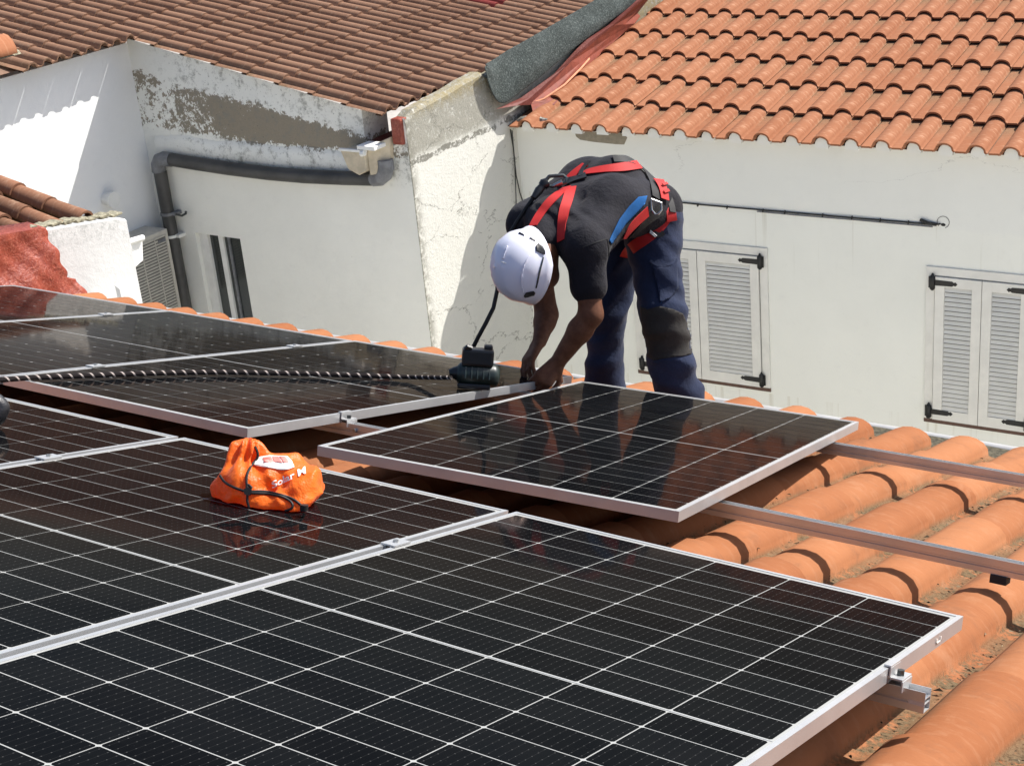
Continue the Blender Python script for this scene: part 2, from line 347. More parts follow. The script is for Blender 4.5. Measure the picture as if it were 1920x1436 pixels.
def m_wallW2():
    t = m_plaster('plaster of the return wall', (0.66, 0.65, 0.59), 0.06, 0.4)
    wp = t.coord('world'); x, y, z = t.sep(wp); base = t.b.inputs['Base Color'].links[0].from_socket
    n1 = t.noise(wp, 4, 6, 0.75); n2 = t.noise(wp, 17, 6, 0.8, 0.3); n3 = t.noise(wp, 60, 4, 0.7)
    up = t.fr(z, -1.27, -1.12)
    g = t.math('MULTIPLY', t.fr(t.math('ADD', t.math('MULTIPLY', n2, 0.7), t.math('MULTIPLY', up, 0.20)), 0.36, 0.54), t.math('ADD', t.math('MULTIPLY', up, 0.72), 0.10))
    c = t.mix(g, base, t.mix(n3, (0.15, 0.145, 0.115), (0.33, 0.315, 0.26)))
    moss = t.math('MULTIPLY', t.fr(z, -0.93, -0.80), t.fr(n2, 0.35, 0.6)); c = t.mix(t.math('MULTIPLY', moss, 0.8), c, (0.27, 0.22, 0.11))
    # flaking joint with grit
    jt = t.math('ABSOLUTE', t.math('ADD', z, t.math('ADD', 1.215, t.math('MULTIPLY', t.math('SUBTRACT', n1, 0.5), -0.10))))
    jm = t.math('MULTIPLY', t.math('LESS_THAN', jt, 0.022), t.fr(n2, 0.42, 0.5)); c = t.mix(t.math('MULTIPLY', jm, 0.8), c, (0.13, 0.125, 0.10))
    # dirty edge at the outer corner
    ed = t.math('MULTIPLY', t.fr(y, 6.30, 6.20), t.fr(n2, 0.40, 0.55)); c = t.mix(t.math('MULTIPLY', ed, 0.7), c, (0.22, 0.21, 0.17))
    vr = t.n('ShaderNodeTexVoronoi'); vr.feature = 'DISTANCE_TO_EDGE'; t.l(t.warp(t.vscale(wp, (1, 1, 2.0))), vr.inputs['Vector']); vr.inputs['Scale'].default_value = 1.0
    cr = t.math('LESS_THAN', t.math('ADD', vr.outputs['Distance'], t.math('MULTIPLY', n2, 0.02)), 0.0155)
    cr = t.math('MULTIPLY', cr, t.fr(n1, 0.42, 0.5))
    c = t.mix(t.math('MULTIPLY', cr, 0.7), c, (0.16, 0.155, 0.13))
    t.l(c, t.b.inputs['Base Color']); t.bump(t.math('ADD', n2, t.math('MULTIPLY', n3, 0.4)), 0.5, 0.02); return t.m
def m_wallW3():
    t = m_plaster('plaster of the shuttered wall', (0.83, 0.835, 0.77), 0.05, 0.16)
    wp = t.coord('world'); x, y, z = t.sep(wp); base = t.b.inputs['Base Color'].links[0].from_socket
    n1 = t.noise(wp, 5, 4, 0.6); n2 = t.noise(wp, 24, 4, 0.7)
    # whiter limewash band under the eave
    up = t.fr(t.math('ADD', z, t.math('MULTIPLY', n1, 0.03)), -1.90, -1.84); c = t.mix(t.math('MULTIPLY', up, 0.35), base, (0.77, 0.775, 0.74))
    # run-off streaks below the cable and the sills
    st = t.noise(t.vscale(wp, (22, 22, 0.5)), 1.0, 3, 0.5)
    zone = t.math('MULTIPLY', t.fr(z, -2.5, -1.86), t.math('LESS_THAN', z, -1.85))
    c = t.mix(t.math('MULTIPLY', t.math('MULTIPLY', zone, t.fr(st, 0.60, 0.72)), 0.32), c, (0.46, 0.43, 0.33))
    zone2 = t.math('MULTIPLY', t.fr(z, -3.75, -3.42), t.math('LESS_THAN', z, -3.40))
    c = t.mix(t.math('MULTIPLY', t.math('MULTIPLY', zone2, t.fr(st, 0.54, 0.74)), 0.35), c, (0.45, 0.40, 0.27))
    vr = t.n('ShaderNodeTexVoronoi'); vr.feature = 'DISTANCE_TO_EDGE'; t.l(t.warp(t.vscale(wp, (0.5, 0.5, 1.6))), vr.inputs['Vector']); vr.inputs['Scale'].default_value = 1.1
    cr = t.math('MULTIPLY', t.math('LESS_THAN', t.math('ADD', vr.outputs['Distance'], t.math('MULTIPLY', n2, 0.012)), 0.0085), t.fr(z, -1.62, -1.50))
    c = t.mix(t.math('MULTIPLY', cr, 0.4), c, (0.35, 0.35, 0.33))
    t.l(c, t.b.inputs['Base Color']); return t.m
def m_annex():
    t = m_plaster('annex limewash', (0.62, 0.62, 0.60), 0.05, 0.3)
    wp = t.coord('world'); x, y, z = t.sep(wp); base = t.b.inputs['Base Color'].links[0].from_socket
    n2 = t.noise(wp, 38, 5, 0.8); top = t.math('ADD', z, t.math('MULTIPLY', t.math('SUBTRACT', y, 2.71), 0.182))
    g = t.math('MULTIPLY', t.fr(top, -0.88, -0.66), t.fr(n2, 0.46, 0.62)); c = t.mix(t.math('MULTIPLY', g, 0.6), base, (0.34, 0.35, 0.33))
    t.l(c, t.b.inputs['Base Color']); return t.m
M['W1'] = m_wallW1(); M['W2'] = m_wallW2(); M['W3'] = m_wallW3(); M['annex'] = m_annex()
M['W0'] = m_plaster('limewash of the side wall', (0.87, 0.87, 0.85), 0.05, 0.18).m
M['house_wall'] = m_plaster('own house wall', (0.74, 0.73, 0.68), 0.05, 0.2).m

# ------------------------------------------------------------------ tiles
def tile_mesh(name, prof, length, thick, lift=0.0, taper=0.0, back=0.06):
    """prof: (x, z) across; y runs 0 (upper end) .. length (lower end, raised by lift)"""
    n = len(prof); v = []; f = []
    for y, dz, k in ((0, 0, 1 - taper), (length, lift, 1.0)):
        v += [(x * k, y, z + dz) for x, z in prof]
    f += [(i, n + i, n + i + 1, i + 1) for i in range(n - 1)]
    ns = len(f)
    b = len(v)
    # end face and a strip of underside
    P = [(x, z) for x, z in prof]
    def off(i):
        x0, z0 = P[max(i - 1, 0)]; x1, z1 = P[min(i + 1, n - 1)]
        d = math.hypot(x1 - x0, z1 - z0); return (P[i][0] + (z1 - z0) / d * thick, P[i][1] - (x1 - x0) / d * thick)
    O = [off(i) for i in range(n)]
    v += [(x, length, z + lift) for x, z in P] + [(x, length, z + lift) for x, z in O]
    f += [(b + i, b + n + i, b + n + i + 1, b + i + 1) for i in range(n - 1)]
    b2 = len(v)
    v += [(x, length, z + lift) for x, z in O] + [(x, length - back, z + lift * 0.8) for x, z in O]
    f += [(b2 + i, b2 + n + i, b2 + n + i + 1, b2 + i + 1) for i in range(n - 1)]
    me = mesh(name, v, f)
    sm = [True] * ns + [False] * (n - 1) + [True] * (n - 1)
    me.polygons.foreach_set('use_smooth', sm)
    set_tile_attr(me, [tuple(q.co) for q in me.vertices], [0.0] * len(me.vertices))
    return me
def set_tile_attr(me, co, tone):
    a = me.attributes.new('tile_co', 'FLOAT_VECTOR', 'POINT'); a.data.foreach_set('vector', np.array(co, dtype=np.float32).ravel())
    b = me.attributes.new('tile_tone', 'FLOAT', 'POINT'); b.data.foreach_set('value', np.array(tone, dtype=np.float32))
def join_stuff(name, me, mats, mat, parent):
    nv = len(me.vertices); co = np.empty(nv * 3); me.vertices.foreach_get('co', co); co = co.reshape(-1, 3)
    fs = [tuple(p.vertices) for p in me.polygons]; sm = [p.use_smooth for p in me.polygons]
    V = []; Fc = []; S = []; TC = []; TT = []
    for m in mats:
        A = np.array(m); k = len(V)
        V += list(map(tuple, co @ A[:3, :3].T + A[:3, 3])); Fc += [tuple(i + k for i in q) for q in fs]; S += sm; TC += list(map(tuple, co)); TT += [random.random()] * len(co)
    me2 = mesh(name, V, Fc); me2.polygons.foreach_set('use_smooth', S); set_tile_attr(me2, TC, TT)
    o = link(name, me2, mat, parent); o['kind'] = 'stuff'; return o
def frame_mat(o, ax, ay, az):
    m = Matrix.Identity(4)
    for i in range(3): m[i][0] = ax[i]; m[i][1] = ay[i]; m[i][2] = az[i]; m[i][3] = o[i]
    return m
def place_tiles(me, mats, mat, parent, limit=300, visible=lambda P: True):
    me.materials.append(mat)
    vis = []; hid = []
    for m in mats:
        P = np.array(m.translation); x, y, z = proj(P)
        P2 = np.array(m @ Vector((0, 0.45, 0.05))); x2, y2, z2 = proj(P2)
        if z > 0.2 and visible(P) and (min(x, x2) < 1945 and max(x, x2) > -25 and min(y, y2) < 1460 and max(y, y2) > -25): vis.append((z, m))
        else: hid.append(m)
    vis.sort(key=lambda q: q[0])
    for z, m in vis[:limit]:
        o = link('roof_tile', me, None, parent); o.matrix_basis = m
    hid += [m for z, m in vis[limit:]]
    if hid: join_stuff('roof_tile', me, hid, mat, parent)
    return len(vis)

# own roof: mixed tile, barrel and pan
PITCH = 0.245; GAUGE = 0.49
prof = []
for i in range(9):
    an = math.pi * (1 - i / 8); prof.append((0.092 * math.cos(an), 0.068 * math.sin(an) ** 0.85 - 0.068 if 0 < i < 8 else -0.066))
prof = [(-0.098, -0.068)] + prof + [(0.102, -0.0685), (0.125, -0.071), (0.154, -0.062)]
clay = tile_mesh('clay_tile', prof, 0.535, 0.014, 0.016, 0.06)

house = empty('house', rp(-1, 3, -0.3), 'house with a sloping roof of big orange barrel tiles under the solar panels', 'house')
wallm = MB(); wallm.box((-5.1, -6.5, -6.4), (7.0, 2.80, -1.35)); 
wallm = MB().prism([(-5.1, 2.78, -6.4), (-5.1, 2.78, -1.12), (-5.1, -4.0, 0.98), (-5.1, -4.0, -6.4)], (12.1, 0, 0))
wallm.build('wall', M['house_wall'], house)
dk = [rpt(-5.09, 2.98, -0.215), rp(0, 2.98, -0.215), rp(7, 2.98, -0.215), rp(7, -4.3, -0.215), rp(0, -4.3, -0.215), rpt(-5.09, -4.3, -0.215)]
roof = link('roof', mesh('roof', dk, [(5, 4, 1, 0), (4, 3, 2, 1)]), M['deck'], house)
mats = []
for k in range(-21, 29):
    a = 0.213 + PITCH * k
    for j in range(0, 15):
        b1 = 3.06 - GAUGE * j
        jit = random.uniform(-0.006, 0.006)
        lift_ = 0.012 if (j == 0 and a < -0.3) else 0.0
        o = rpt(a + random.uniform(-0.004, 0.004), b1 - 0.535, -0.140 + lift_) + EB * jit + EH * random.uniform(-0.002, 0.002)
        sl_ = 0.008 if a < 0 else 0
        tw = random.uniform(-0.008, 0.008)
        ax = np.array(EA * 1.0 + EB * tw + EH * sl_); ax /= np.linalg.norm(ax); ay = EB - ax * (EB @ ax); ay /= np.linalg.norm(ay); az = np.cross(ax, ay)
        mats.append(frame_mat(o, ax, ay, az))
def vis_own(P):
    a = P[0]; b = P @ EB
    return a > -0.2 or b > 2.0 or (-0.2 < b < 0.75)
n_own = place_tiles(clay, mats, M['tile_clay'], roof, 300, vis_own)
# grit, leaf scraps and moss crumbs lying in the pans
dv = []; df = []; di = []
rng = np.random.default_rng(3)
for k in range(-2, 13):
    a_c = 0.213 + PITCH * k
    for s_ in range(420):
        b_ = rng.uniform(-1.9, 2.95); dens = 0.5 + 0.5 * math.sin(b_ * 3.1 + k * 1.7) * math.sin(b_ * 1.3 - k)
        if rng.random() > dens: continue
        a_ = a_c + rng.normal(0.127, 0.013); sz = rng.uniform(0.0015, 0.0048) * (1.6 if rng.random() < 0.1 else 1); l_ = sz * rng.uniform(1, 2.4)
        an_ = rng.uniform(0, 6.28); base = rp(a_, b_, -0.192 + rng.uniform(0, 0.004) - 0.0 + 0.5 * abs(a_ - a_c - 0.128))
        e1 = EA * math.cos(an_) + EB * math.sin(an_); e2 = -EA * math.sin(an_) + EB * math.cos(an_)
        n0 = len(dv); hgt = sz * rng.uniform(0.4, 1.0)
        dv += [base - e1 * l_ - e2 * sz * 0.4, base + e1 * l_ * 0.8 - e2 * sz * 0.6, base + e1 * l_ * 0.5 + e2 * sz, base + EH * hgt + e1 * sz * 0.3]
        df += [(n0, n0 + 1, n0 + 3), (n0 + 1, n0 + 2, n0 + 3), (n0 + 2, n0, n0 + 3)]
t = NT('grit and leaf scraps'); isl = t.n('ShaderNodeNewGeometry').outputs['Random Per Island']
t.set(t.ramp(isl, [(0.0, (0.02, 0.017, 0.012)), (0.35, (0.05, 0.038, 0.024)), (0.6, (0.13, 0.10, 0.06)), (0.8, (0.28, 0.23, 0.15)), (1.0, (0.22, 0.08, 0.04))]), 0.9, spec=0.1); M['grit'] = t.m
gt = link('grit', mesh('grit', dv, df), M['grit'], roof); gt['kind'] = 'stuff'
# mortar stops between the eave tiles, then the gutter
g = MB()
gx = np.linspace(-5.08, 7.0, 40)
pr = [(3.00, -0.215), (3.005, -0.285), (3.05, -0.30), (3.12, -0.295), (3.135, -0.165), (3.150, -0.150), (3.160, -0.165), (3.150, -0.31), (3.04, -0.32), (2.99, -0.30)]
n = len(pr); v = []; f = []
for x in gx:
    v += [rpt(x, b + 0.004 * math.sin(x * 2.1), h) for b, h in pr]
for i in range(len(gx) - 1):
    for j in range(n): f.append((i * n + j, i * n + (j + 1) % n, (i + 1) * n + (j + 1) % n, (i + 1) * n + j))
g.add(v, f); gut = g.build('gutter', M['white_metal'], house, smooth=True)
gd = MB().add([rpt(x, b, h + 0.006 * random.random()) for x in np.linspace(-5.05, 7, 90) for b, h in ((3.012, -0.205), (3.07, -0.192), (3.134, -0.166))], [(i * 3 + j, (i + 1) * 3 + j, (i + 1) * 3 + j + 1, i * 3 + j + 1) for i in range(89) for j in range(2)])
gd.build('gutter_silt', plain('gutter silt', (0.075, 0.066, 0.042), 0.95, var=0.5, scale=60, bump=0.8), house)['kind'] = 'stuff'

# ------------------------------------------------------------------ solar panels
PW, PL = 1.134, 1.903
fr = MB()
lip = 0.011; hh = 0.030
for x0, x1 in ((0, lip), (PW - lip, PW)): fr.box((x0, 0, -hh), (x1, PL, 0))
for y0, y1 in ((0, lip), (PL - lip, PL)): fr.box((lip, y0, -hh), (PW - lip, y1, -0.0004))
for x0, x1 in ((lip, 0.028), (PW - 0.028, PW - lip)): fr.box((x0, 0.012, -hh), (x1, PL - 0.012, -hh + 0.002))
frame_me = mesh('frame', fr.v, fr.f)
lam_me = mesh('laminate', [(lip, lip, -0.0022), (PW - lip, lip, -0.0022), (PW - lip, PL - lip, -0.0022), (lip, PL - lip, -0.0022),
                           (lip, lip, -0.007), (PW - lip, lip, -0.007), (PW - lip, PL - lip, -0.007), (lip, PL - lip, -0.007)], [(0, 1, 2, 3), (7, 6, 5, 4)])
c = 0.0036; cw, chh = 0.1808, 0.0886
cell_me = mesh('solar_cell', [(c, 0, 0), (cw - c, 0, 0), (cw, c, 0), (cw, chh - c, 0), (cw - c, chh, 0), (c, chh, 0), (0, chh - c, 0), (0, c, 0)], [tuple(range(8))])
frame_me.materials.append(M['alu']); lam_me.materials.append(M['back']); cell_me.materials.append(M['cell'])
cells = []
y = 0.0252
for j in range(20):
    if j == 10: y += 0.0080
    for i in range(6): cells.append((0.0168 + i * 0.18354, y + 0.0015, -0.0016))
    y += 0.0923
strip_me = mesh('centre_strip', [(0.014, PL / 2 - 0.0010, -0.0017), (PW - 0.014, PL / 2 - 0.0010, -0.0017), (PW - 0.014, PL / 2 + 0.0010, -0.0017), (0.014, PL / 2 + 0.0010, -0.0017)], [(0, 1, 2, 3)]); strip_me.materials.append(M['rail'])
PG = 'solar panels fixed on the tiled roof'
def panel(o, ax, ay, label, name='solar_panel'):
    ax = np.asarray(ax, float); ax /= np.linalg.norm(ax); ay = np.asarray(ay, float); ay -= ax * (ay @ ax); ay /= np.linalg.norm(ay); az = np.cross(ax, ay)
    e = empty(name, (0, 0, 0), label, 'solar panel', PG); e.matrix_basis = frame_mat(o, ax, ay, az)
    link('frame', frame_me, None, e, local=True); link('laminate', lam_me, None, e, local=True)
    lam = e.children[-1] if False else [c_ for c_ in COL.objects if c_.parent == e and c_.data == lam_me][0]
    link('centre_strip', strip_me, None, lam, local=True)
    for q in cells:
        s = link('solar_cell', cell_me, None, lam, local=True); s.matrix_basis = Matrix.Translation(q)
    return e
def roof_panel(a0, b1, label):
    """far left corner at (a0, b1); panel runs a0..a0+PW and b1-PL..b1"""
    o = rpt(a0, b1 - PL, 0); return panel(o, rpt(a0 + PW, b1 - PL, 0) - o, EB, label)
P_D = roof_panel(-0.020, 0.040, 'large foreground solar panel at the lower right, clamped on its free edge')
P_B = roof_panel(-1.174, 0.034, 'solar panel in the foreground with the orange bag lying on it')
P_A = roof_panel(-2.328, 0.030, 'solar panel at the left edge of the photo beside the small black bag')
P_E = roof_panel(-2.296, 2.190, 'solar panel with the black rope across it and the rope grab on it')
P_F = roof_panel(-3.440, 2.180, 'solar panel with a bright reflection between the rope panel and the farthest panel')
P_G = roof_panel(-4.584, 2.172, 'farthest solar panel beside the red painted wall at the left')
c0 = rp(-0.884, 0.288, -0.014); c1 = rp(0.2417, 0.422, -0.009); c3_ = rp(-1.111, 2.192, -0.020)
P_C = panel(c0, c1 - c0, c3_ - c0, 'loose solar panel set askew beside the worker and mirroring his legs')

# ------------------------------------------------------------------ rails with clamps
def rail(p0, p1, label, clamps=(), end=False):
    p0 = np.asarray(p0); p1 = np.asarray(p1); L = np.linalg.norm(p1 - p0); ax = (p1 - p0) / L
    ay = EB - ax * (EB @ ax); ay /= np.linalg.norm(ay); az = np.cross(ax, ay)
    Mx = frame_mat(p0, ax, ay, az)
    e = empty('mounting_rail', p0, label, 'rail', 'aluminium rails under the solar panels')
    # closed section with a slot along the top and a groove on the side (y, z), top at z = 0
    sec = [(0, -0.040), (0, -0.0265), (0.004, -0.0245), (0.004, -0.0205), (0, -0.0185), (0, 0), (0.0025, 0), (0.0025, -0.012), (0.0335, -0.012), (0.0335, 0), (0.036, 0), (0.036, -0.0185), (0.032, -0.0205), (0.032, -0.0245), (0.036, -0.0265), (0.036, -0.040)]
    n = len(sec); v = [Mx @ Vector((0, y, z)) for y, z in sec] + [Mx @ Vector((L, y, z)) for y, z in sec]
    f = [(i, (i + 1) % n, n + (i + 1) % n, n + i) for i in range(n)]
    MB().add(v, f).build('profile', M['rail'], e)
    # walls seen at the cut end
    w = MB()
    for y0, y1, z0, z1 in ((0.0, 0.0025, -0.04, 0), (0.0335, 0.036, -0.04, 0), (0.0025, 0.0335, -0.0145, -0.012), (0.0025, 0.0335, -0.04, -0.0378), (0.004, 0.032, -0.0245, -0.0225)):
        w.box((L - 0.03, y0 + 0.0003, z0 + 0.0003), (L + 0.0006, y1 - 0.0003, z1 - 0.0003), Mx)
    w.build('end_profile', M['alu'], e)
    return e, Mx, L
def clamp_mid(e, P, ax=EA):
    ay = EB; az = EH; Mx = frame_mat(P, ax, ay, az)
    c_ = MB().box((-0.020, -0.03, 0.0015), (0.020, 0.03, 0.0052), Mx).box((-0.0095, -0.03, -0.03), (-0.0065, 0.03, 0.0015), Mx).box((0.0065, -0.03, -0.03), (0.0095, 0.03, 0.0015), Mx)
    o = c_.build('clamp', M['alu'], e)
    MB().tube([Mx @ Vector((0, 0, 0.005)), Mx @ Vector((0, 0, 0.010))], 0.0065, 6).build('bolt', M['steel'], o)
def clamp_end(e, P, ax, ay, az, top=0.0):
    Mx = frame_mat(P, ax, ay, az)
    # stepped Z piece: lip over the frame, web, foot on the rail
    c_ = MB().box((-0.010, -0.026, top + 0.0015), (0.004, 0.026, top + 0.005), Mx).box((0.001, -0.026, -0.018), (0.0045, 0.026, top + 0.0015), Mx)
    c_.box((0.0045, -0.026, -0.0205), (0.028, 0.026, -0.0165), Mx).box((0.026, -0.026, -0.042), (0.0295, 0.026, -0.0205), Mx)
    o = c_.build('clamp', M['alu'], e, bevel=0.0008)
    MB().tube([Mx @ Vector((0.015, 0, -0.0165)), Mx @ Vector((0.015, 0, -0.006))], 0.0075, 6).build('bolt', M['dark_steel'], o)
def railpts(a0, b0, a1, b1, h): return rpt(a0, b0, h), rp(a1, b1, h)
r2, _, _ = rail(rpt(-4.62, 0.62, -0.036), rp(-0.95, 0.738, -0.036), 'aluminium rail coming out from under the rope panel beside the askew panel')
r2b, _, _ = rail(rp(-0.955, 0.7395, -0.0475), rp(3.2, 0.838, -0.0475), 'nearer of the two bare aluminium rails crossing the orange tiles on the right')
r1, _, _ = rail(rp(-0.955, 1.898, -0.0475), rp(3.2, 2.165, -0.0475), 'farther of the two bare aluminium rails crossing the orange tiles by the eave')
r1b, _, _ = rail(rpt(-4.62, 1.76, -0.036), rp(-1.03, 1.80, -0.036), 'aluminium rail under the far ends of the rope panel and its neighbours')
r3, M3, L3 = rail(rpt(-2.40, -0.455, -0.0325), rp(1.185, -0.405, -0.0325), 'aluminium rail whose cut end sticks out below the clamp at the lower right')
r4, _, _ = rail(rpt(-2.40, -1.45, -0.0325), rp(1.185, -1.43, -0.0325), 'aluminium rail under the near ends of the foreground panels')
clamp_end(r3, rp(1.1145, -0.388, 0), EA, EB, EH)
clamp_end(r4, rp(1.1145, -1.41, 0), EA, EB, EH)
clamp_mid(r3, rpt(-0.030, -0.44, 0)); clamp_mid(r3, rpt(-1.184, -0.45, 0))
clamp_end(r2, rp(-1.162 + 0.0005, 0.752, -0.0095), EA, EB, EH)
clamp_mid(r2, rpt(-2.301, 0.70, 0)); clamp_mid(r2, rpt(-3.445, 0.66, 0)); clamp_mid(r1b, rpt(-2.301, 1.79, 0)); clamp_mid(r1b, rpt(-3.445, 1.775, 0))
for P, e in ((rp(-1.10, 0.7355, -0.056), r2), (rp(-1.03, 0.7375, -0.062), r2)):
    MB().tube([P - EB * 0.012, P + EB * 0.002], 0.0062, 6).build('bolt', M['steel'], e)
MB().box((-0.02, -0.002, -0.062), (0.022, 0.04, -0.040), frame_mat(rp(0.985, 0.782, -0.0475), EA, EB, EH)).build('rubber_pad', M['black_rubber'], r2b)
# little maker's notch printed on the foreground frame
o = MB(); p0 = rp(1.1145, -0.118, -0.011)
o.box((0.0003, 0, 0), (0.0010, 0.004, 0.011), frame_mat(rp(1.1145, -0.135, -0.020), EA, EB, EH)); o.box((0.0003, 0, 0), (0.0010, 0.030, 0.003), frame_mat(rp(1.1145, -0.135, -0.020), EA, EB, EH)); o.box((0.0003, 0.026, 0), (0.0010, 0.030, 0.010), frame_mat(rp(1.1145, -0.135, -0.020), EA, EB, EH))
nm = o.build('frame_label', M['print_white'], P_D)
# ------------------------------------------------------------------ ground
gm = mesh('ground', [(-400, -400, -6.45), (400, -400, -6.45), (400, 400, -6.45), (-400, 400, -6.45)], [(0, 1, 2, 3)])
gr = link('ground', gm, M['ground']); gr['kind'] = 'structure'

# ------------------------------------------------------------------ left house with the brown roof
YW1 = 6.18; XW2 = -5.147; XW0 = -8.0
hl = empty('house', (-6.6, 6.18, -3.0), 'white house with a brown tiled roof, a dark drain pipe and a flaking wall top', 'house')
def zroof(x): return -0.365 - 0.1946 * (x + 7.793)
# gable wall W1 with a window opening and the gutter outlet opening
xs = [-8.0, -7.594, -7.066, -5.555, -5.262, -5.147]
zs = [-6.5, -3.05, -2.008, -1.075, None]
def zz(i, x): return zs[i] if zs[i] is not None else (zroof(x) - 0.02 if x < -5.2 else zroof(-5.26) - 0.0)
v = []; f = []
for x in xs:
    for i in range(5): v.append((x, YW1, zz(i, x)))
for i in range(5):
    for j in range(4):
        if (i, j) in ((1, 1), (3, 3)): continue
        f.append((i * 5 + j, (i + 1) * 5 + j, (i + 1) * 5 + j + 1, i * 5 + j + 1))
w = MB().add(v, f)
D = 0.13
w.add([(xs[1], YW1, zs[1]), (xs[1], YW1, zs[2]), (xs[1], YW1 + D, zs[2]), (xs[1], YW1 + D, zs[1])], [(0, 1, 2, 3)])
w.add([(xs[2], YW1, zs[1]), (xs[2], YW1, zs[2]), (xs[2], YW1 + D, zs[2]), (xs[2], YW1 + D, zs[1])], [(3, 2, 1, 0)])
w.add([(xs[1], YW1, zs[2]), (xs[2], YW1, zs[2]), (xs[2], YW1 + D, zs[2]), (xs[1], YW1 + D, zs[2])], [(0, 1, 2, 3)])
w.add([(xs[3], YW1, zs[3]), (xs[3], YW1, zroof(xs[3])), (xs[3], YW1 + 0.3, zroof(xs[3])), (xs[3], YW1 + 0.3, zs[3])], [(0, 1, 2, 3)])
w.add([(xs[3], YW1, zs[3]), (xs[4], YW1, zs[3]), (xs[4], YW1 + 0.3, zs[3]), (xs[3], YW1 + 0.3, zs[3])], [(0, 1, 2, 3)])
w.build('gable_wall', M['W1'], hl)
# sloping lip of the rough band: a real ledge in the plaster
lp = MB(); xs2 = np.linspace(-7.86, -5.57, 40); v = []
for x in xs2:
    z0 = -1.195 + 0.012 * math.sin(x * 9) + 0.008 * random.random(); d = 0.028
    v += [(x, YW1 - 0.002, z0 + 0.035), (x, YW1 - d, z0 - 0.005), (x, YW1 - d * 0.9, z0 - 0.12), (x, YW1 - 0.002, z0 - 0.17)]
lp.add(v, [(i * 4 + j, i * 4 + j + 1, (i + 1) * 4 + j + 1, (i + 1) * 4 + j) for i in range(39) for j in range(3)])
lp.build('plaster_ledge', M['W1'], hl, smooth=True)
# side wall W0 towards the camera and the return wall W2
MB().prism([(XW0, -3.0, -6.5), (XW0, YW1 - 0.0, -6.5), (XW0, YW1 - 0.0, -0.385), (XW0, -3.0, -0.385)], (-0.3, 0, 0)).build('side_wall', M['W0'], hl)
rw = MB(); ys = np.linspace(YW1 + 0.012, 11.5, 48); top = []
for y in ys:
    z = -0.835 + 0.085 * min(1, max(0, (y - 6.2) / 1.05)) + (0.012 * random.random() if y < 7.3 else 0)
    if y > 7.25: z = -0.80 + (y - 7.25) * 0.085
    if y < 6.22: z -= 0.045
    top.append((y, z))
v = []
for y, z in top: v += [(XW2, y, -6.5), (XW2, y, -1.4), (XW2 - 0.004, y, z - 0.03), (XW2 - 0.03, y, z), (XW2 - 0.11, y, z - 0.004), (XW2 - 0.115, y, -6.5)]
n = 6
f = [(i * n + j, (i + 1) * n + j, (i + 1) * n + j + 1, i * n + j + 1) for i in range(len(top) - 1) for j in range(n - 1)]
f.append(tuple(range(n))[::-1])
rw.add(v, f).build('return_wall', M['W2'], hl)
# roof
nL = np.array([0.1946, 0, 1.0]); nL /= np.linalg.norm(nL); dL = np.array([1, 0, -0.1946]); dL /= np.linalg.norm(dL)
rl = link('roof', mesh('roof', [(-16, -3, zroof(-16) + 0.0), (XW0 + 0.08, -3, zroof(XW0 + 0.08)), (XW0 + 0.08, YW1 + 0.0, zroof(XW0 + 0.08)), (-5.36, YW1 + 0.0, zroof(-5.36)), (-5.36, 16, zroof(-5.36)), (-16, 16, zroof(-16))], [(0, 1, 2, 5), (2, 3, 4, 5)]), M['deck'], hl)
pf = []
for s, hgt in ((0.0, 0.046), (0.147, 0.042)):
    for i in range(6):
        an = math.pi * (1 - i / 5); pf.append((s + 0.054 + 0.050 * math.cos(an), 0.012 + hgt * math.sin(an)))
    pf += [(s + 0.120, 0.006)] if s == 0 else [(s + 0.110, 0.008), (s + 0.116, 0.014), (s + 0.154, 0.004)]
brown = tile_mesh('brown_tile', pf, 0.375, 0.014, 0.018)
mats = []
for j in range(0, 26):
    for c_ in range(-24, 24):
        Y0 = 6.098 + 0.294 * c_; xl = -5.30 - 0.327 * j
        if j >= 8: xl = -7.80 - 0.327 * (j - 8)
        if j < 8 and c_ < 0: continue
        if j == 8 and Y0 < 4.70: continue
        if j < 8 and Y0 > 12.5: continue
        lowX = xl + random.uniform(-0.006, 0.006)
        o = np.array([lowX, Y0 + random.uniform(-0.0012, 0.0012), zroof(lowX) + 0.012]) - dL * 0.375
        # across axis is +Y seen with the tile running down +X
        ax = np.array([0.0, 1.0, 0.0]); ay = dL + 0.004 * np.array([0, random.uniform(-1, 1), 0]); ay /= np.linalg.norm(ay); az = np.cross(ax, ay)
        if az[2] < 0: ax = -ax; az = -az; o = o + np.array([0, 0.292, 0])
        mats.append(frame_mat(o, ax, ay, az))
n_brown = place_tiles(brown, mats, M['tile_brown'], rl, 300)
# two painted tiles up the slope
tl = [o for o in rl.children if o.name.startswith('roof_tile') and 'kind' not in o.keys()]
def nearest_tile(px, py):
    return min(tl, key=lambda o: (proj(np.array(o.matrix_basis @ Vector((0.15, 0.3, 0.03))))[0] - px) ** 2 + (proj(np.array(o.matrix_basis @ Vector((0.15, 0.3, 0.03))))[1] - py) ** 2)
M['tile_wine'] = m_tile('wine painted tile', (0.22, 0.045, 0.04), (0.17, 0.035, 0.03), (0.30, 0.09, 0.08), 0.0, dirt_amt=0.3)
q = nearest_tile(932, 20); q.material_slots[0].link = 'OBJECT'; q.material_slots[0].material = M['tile_wine']; q['label'] = 'wine red painted roof tile'
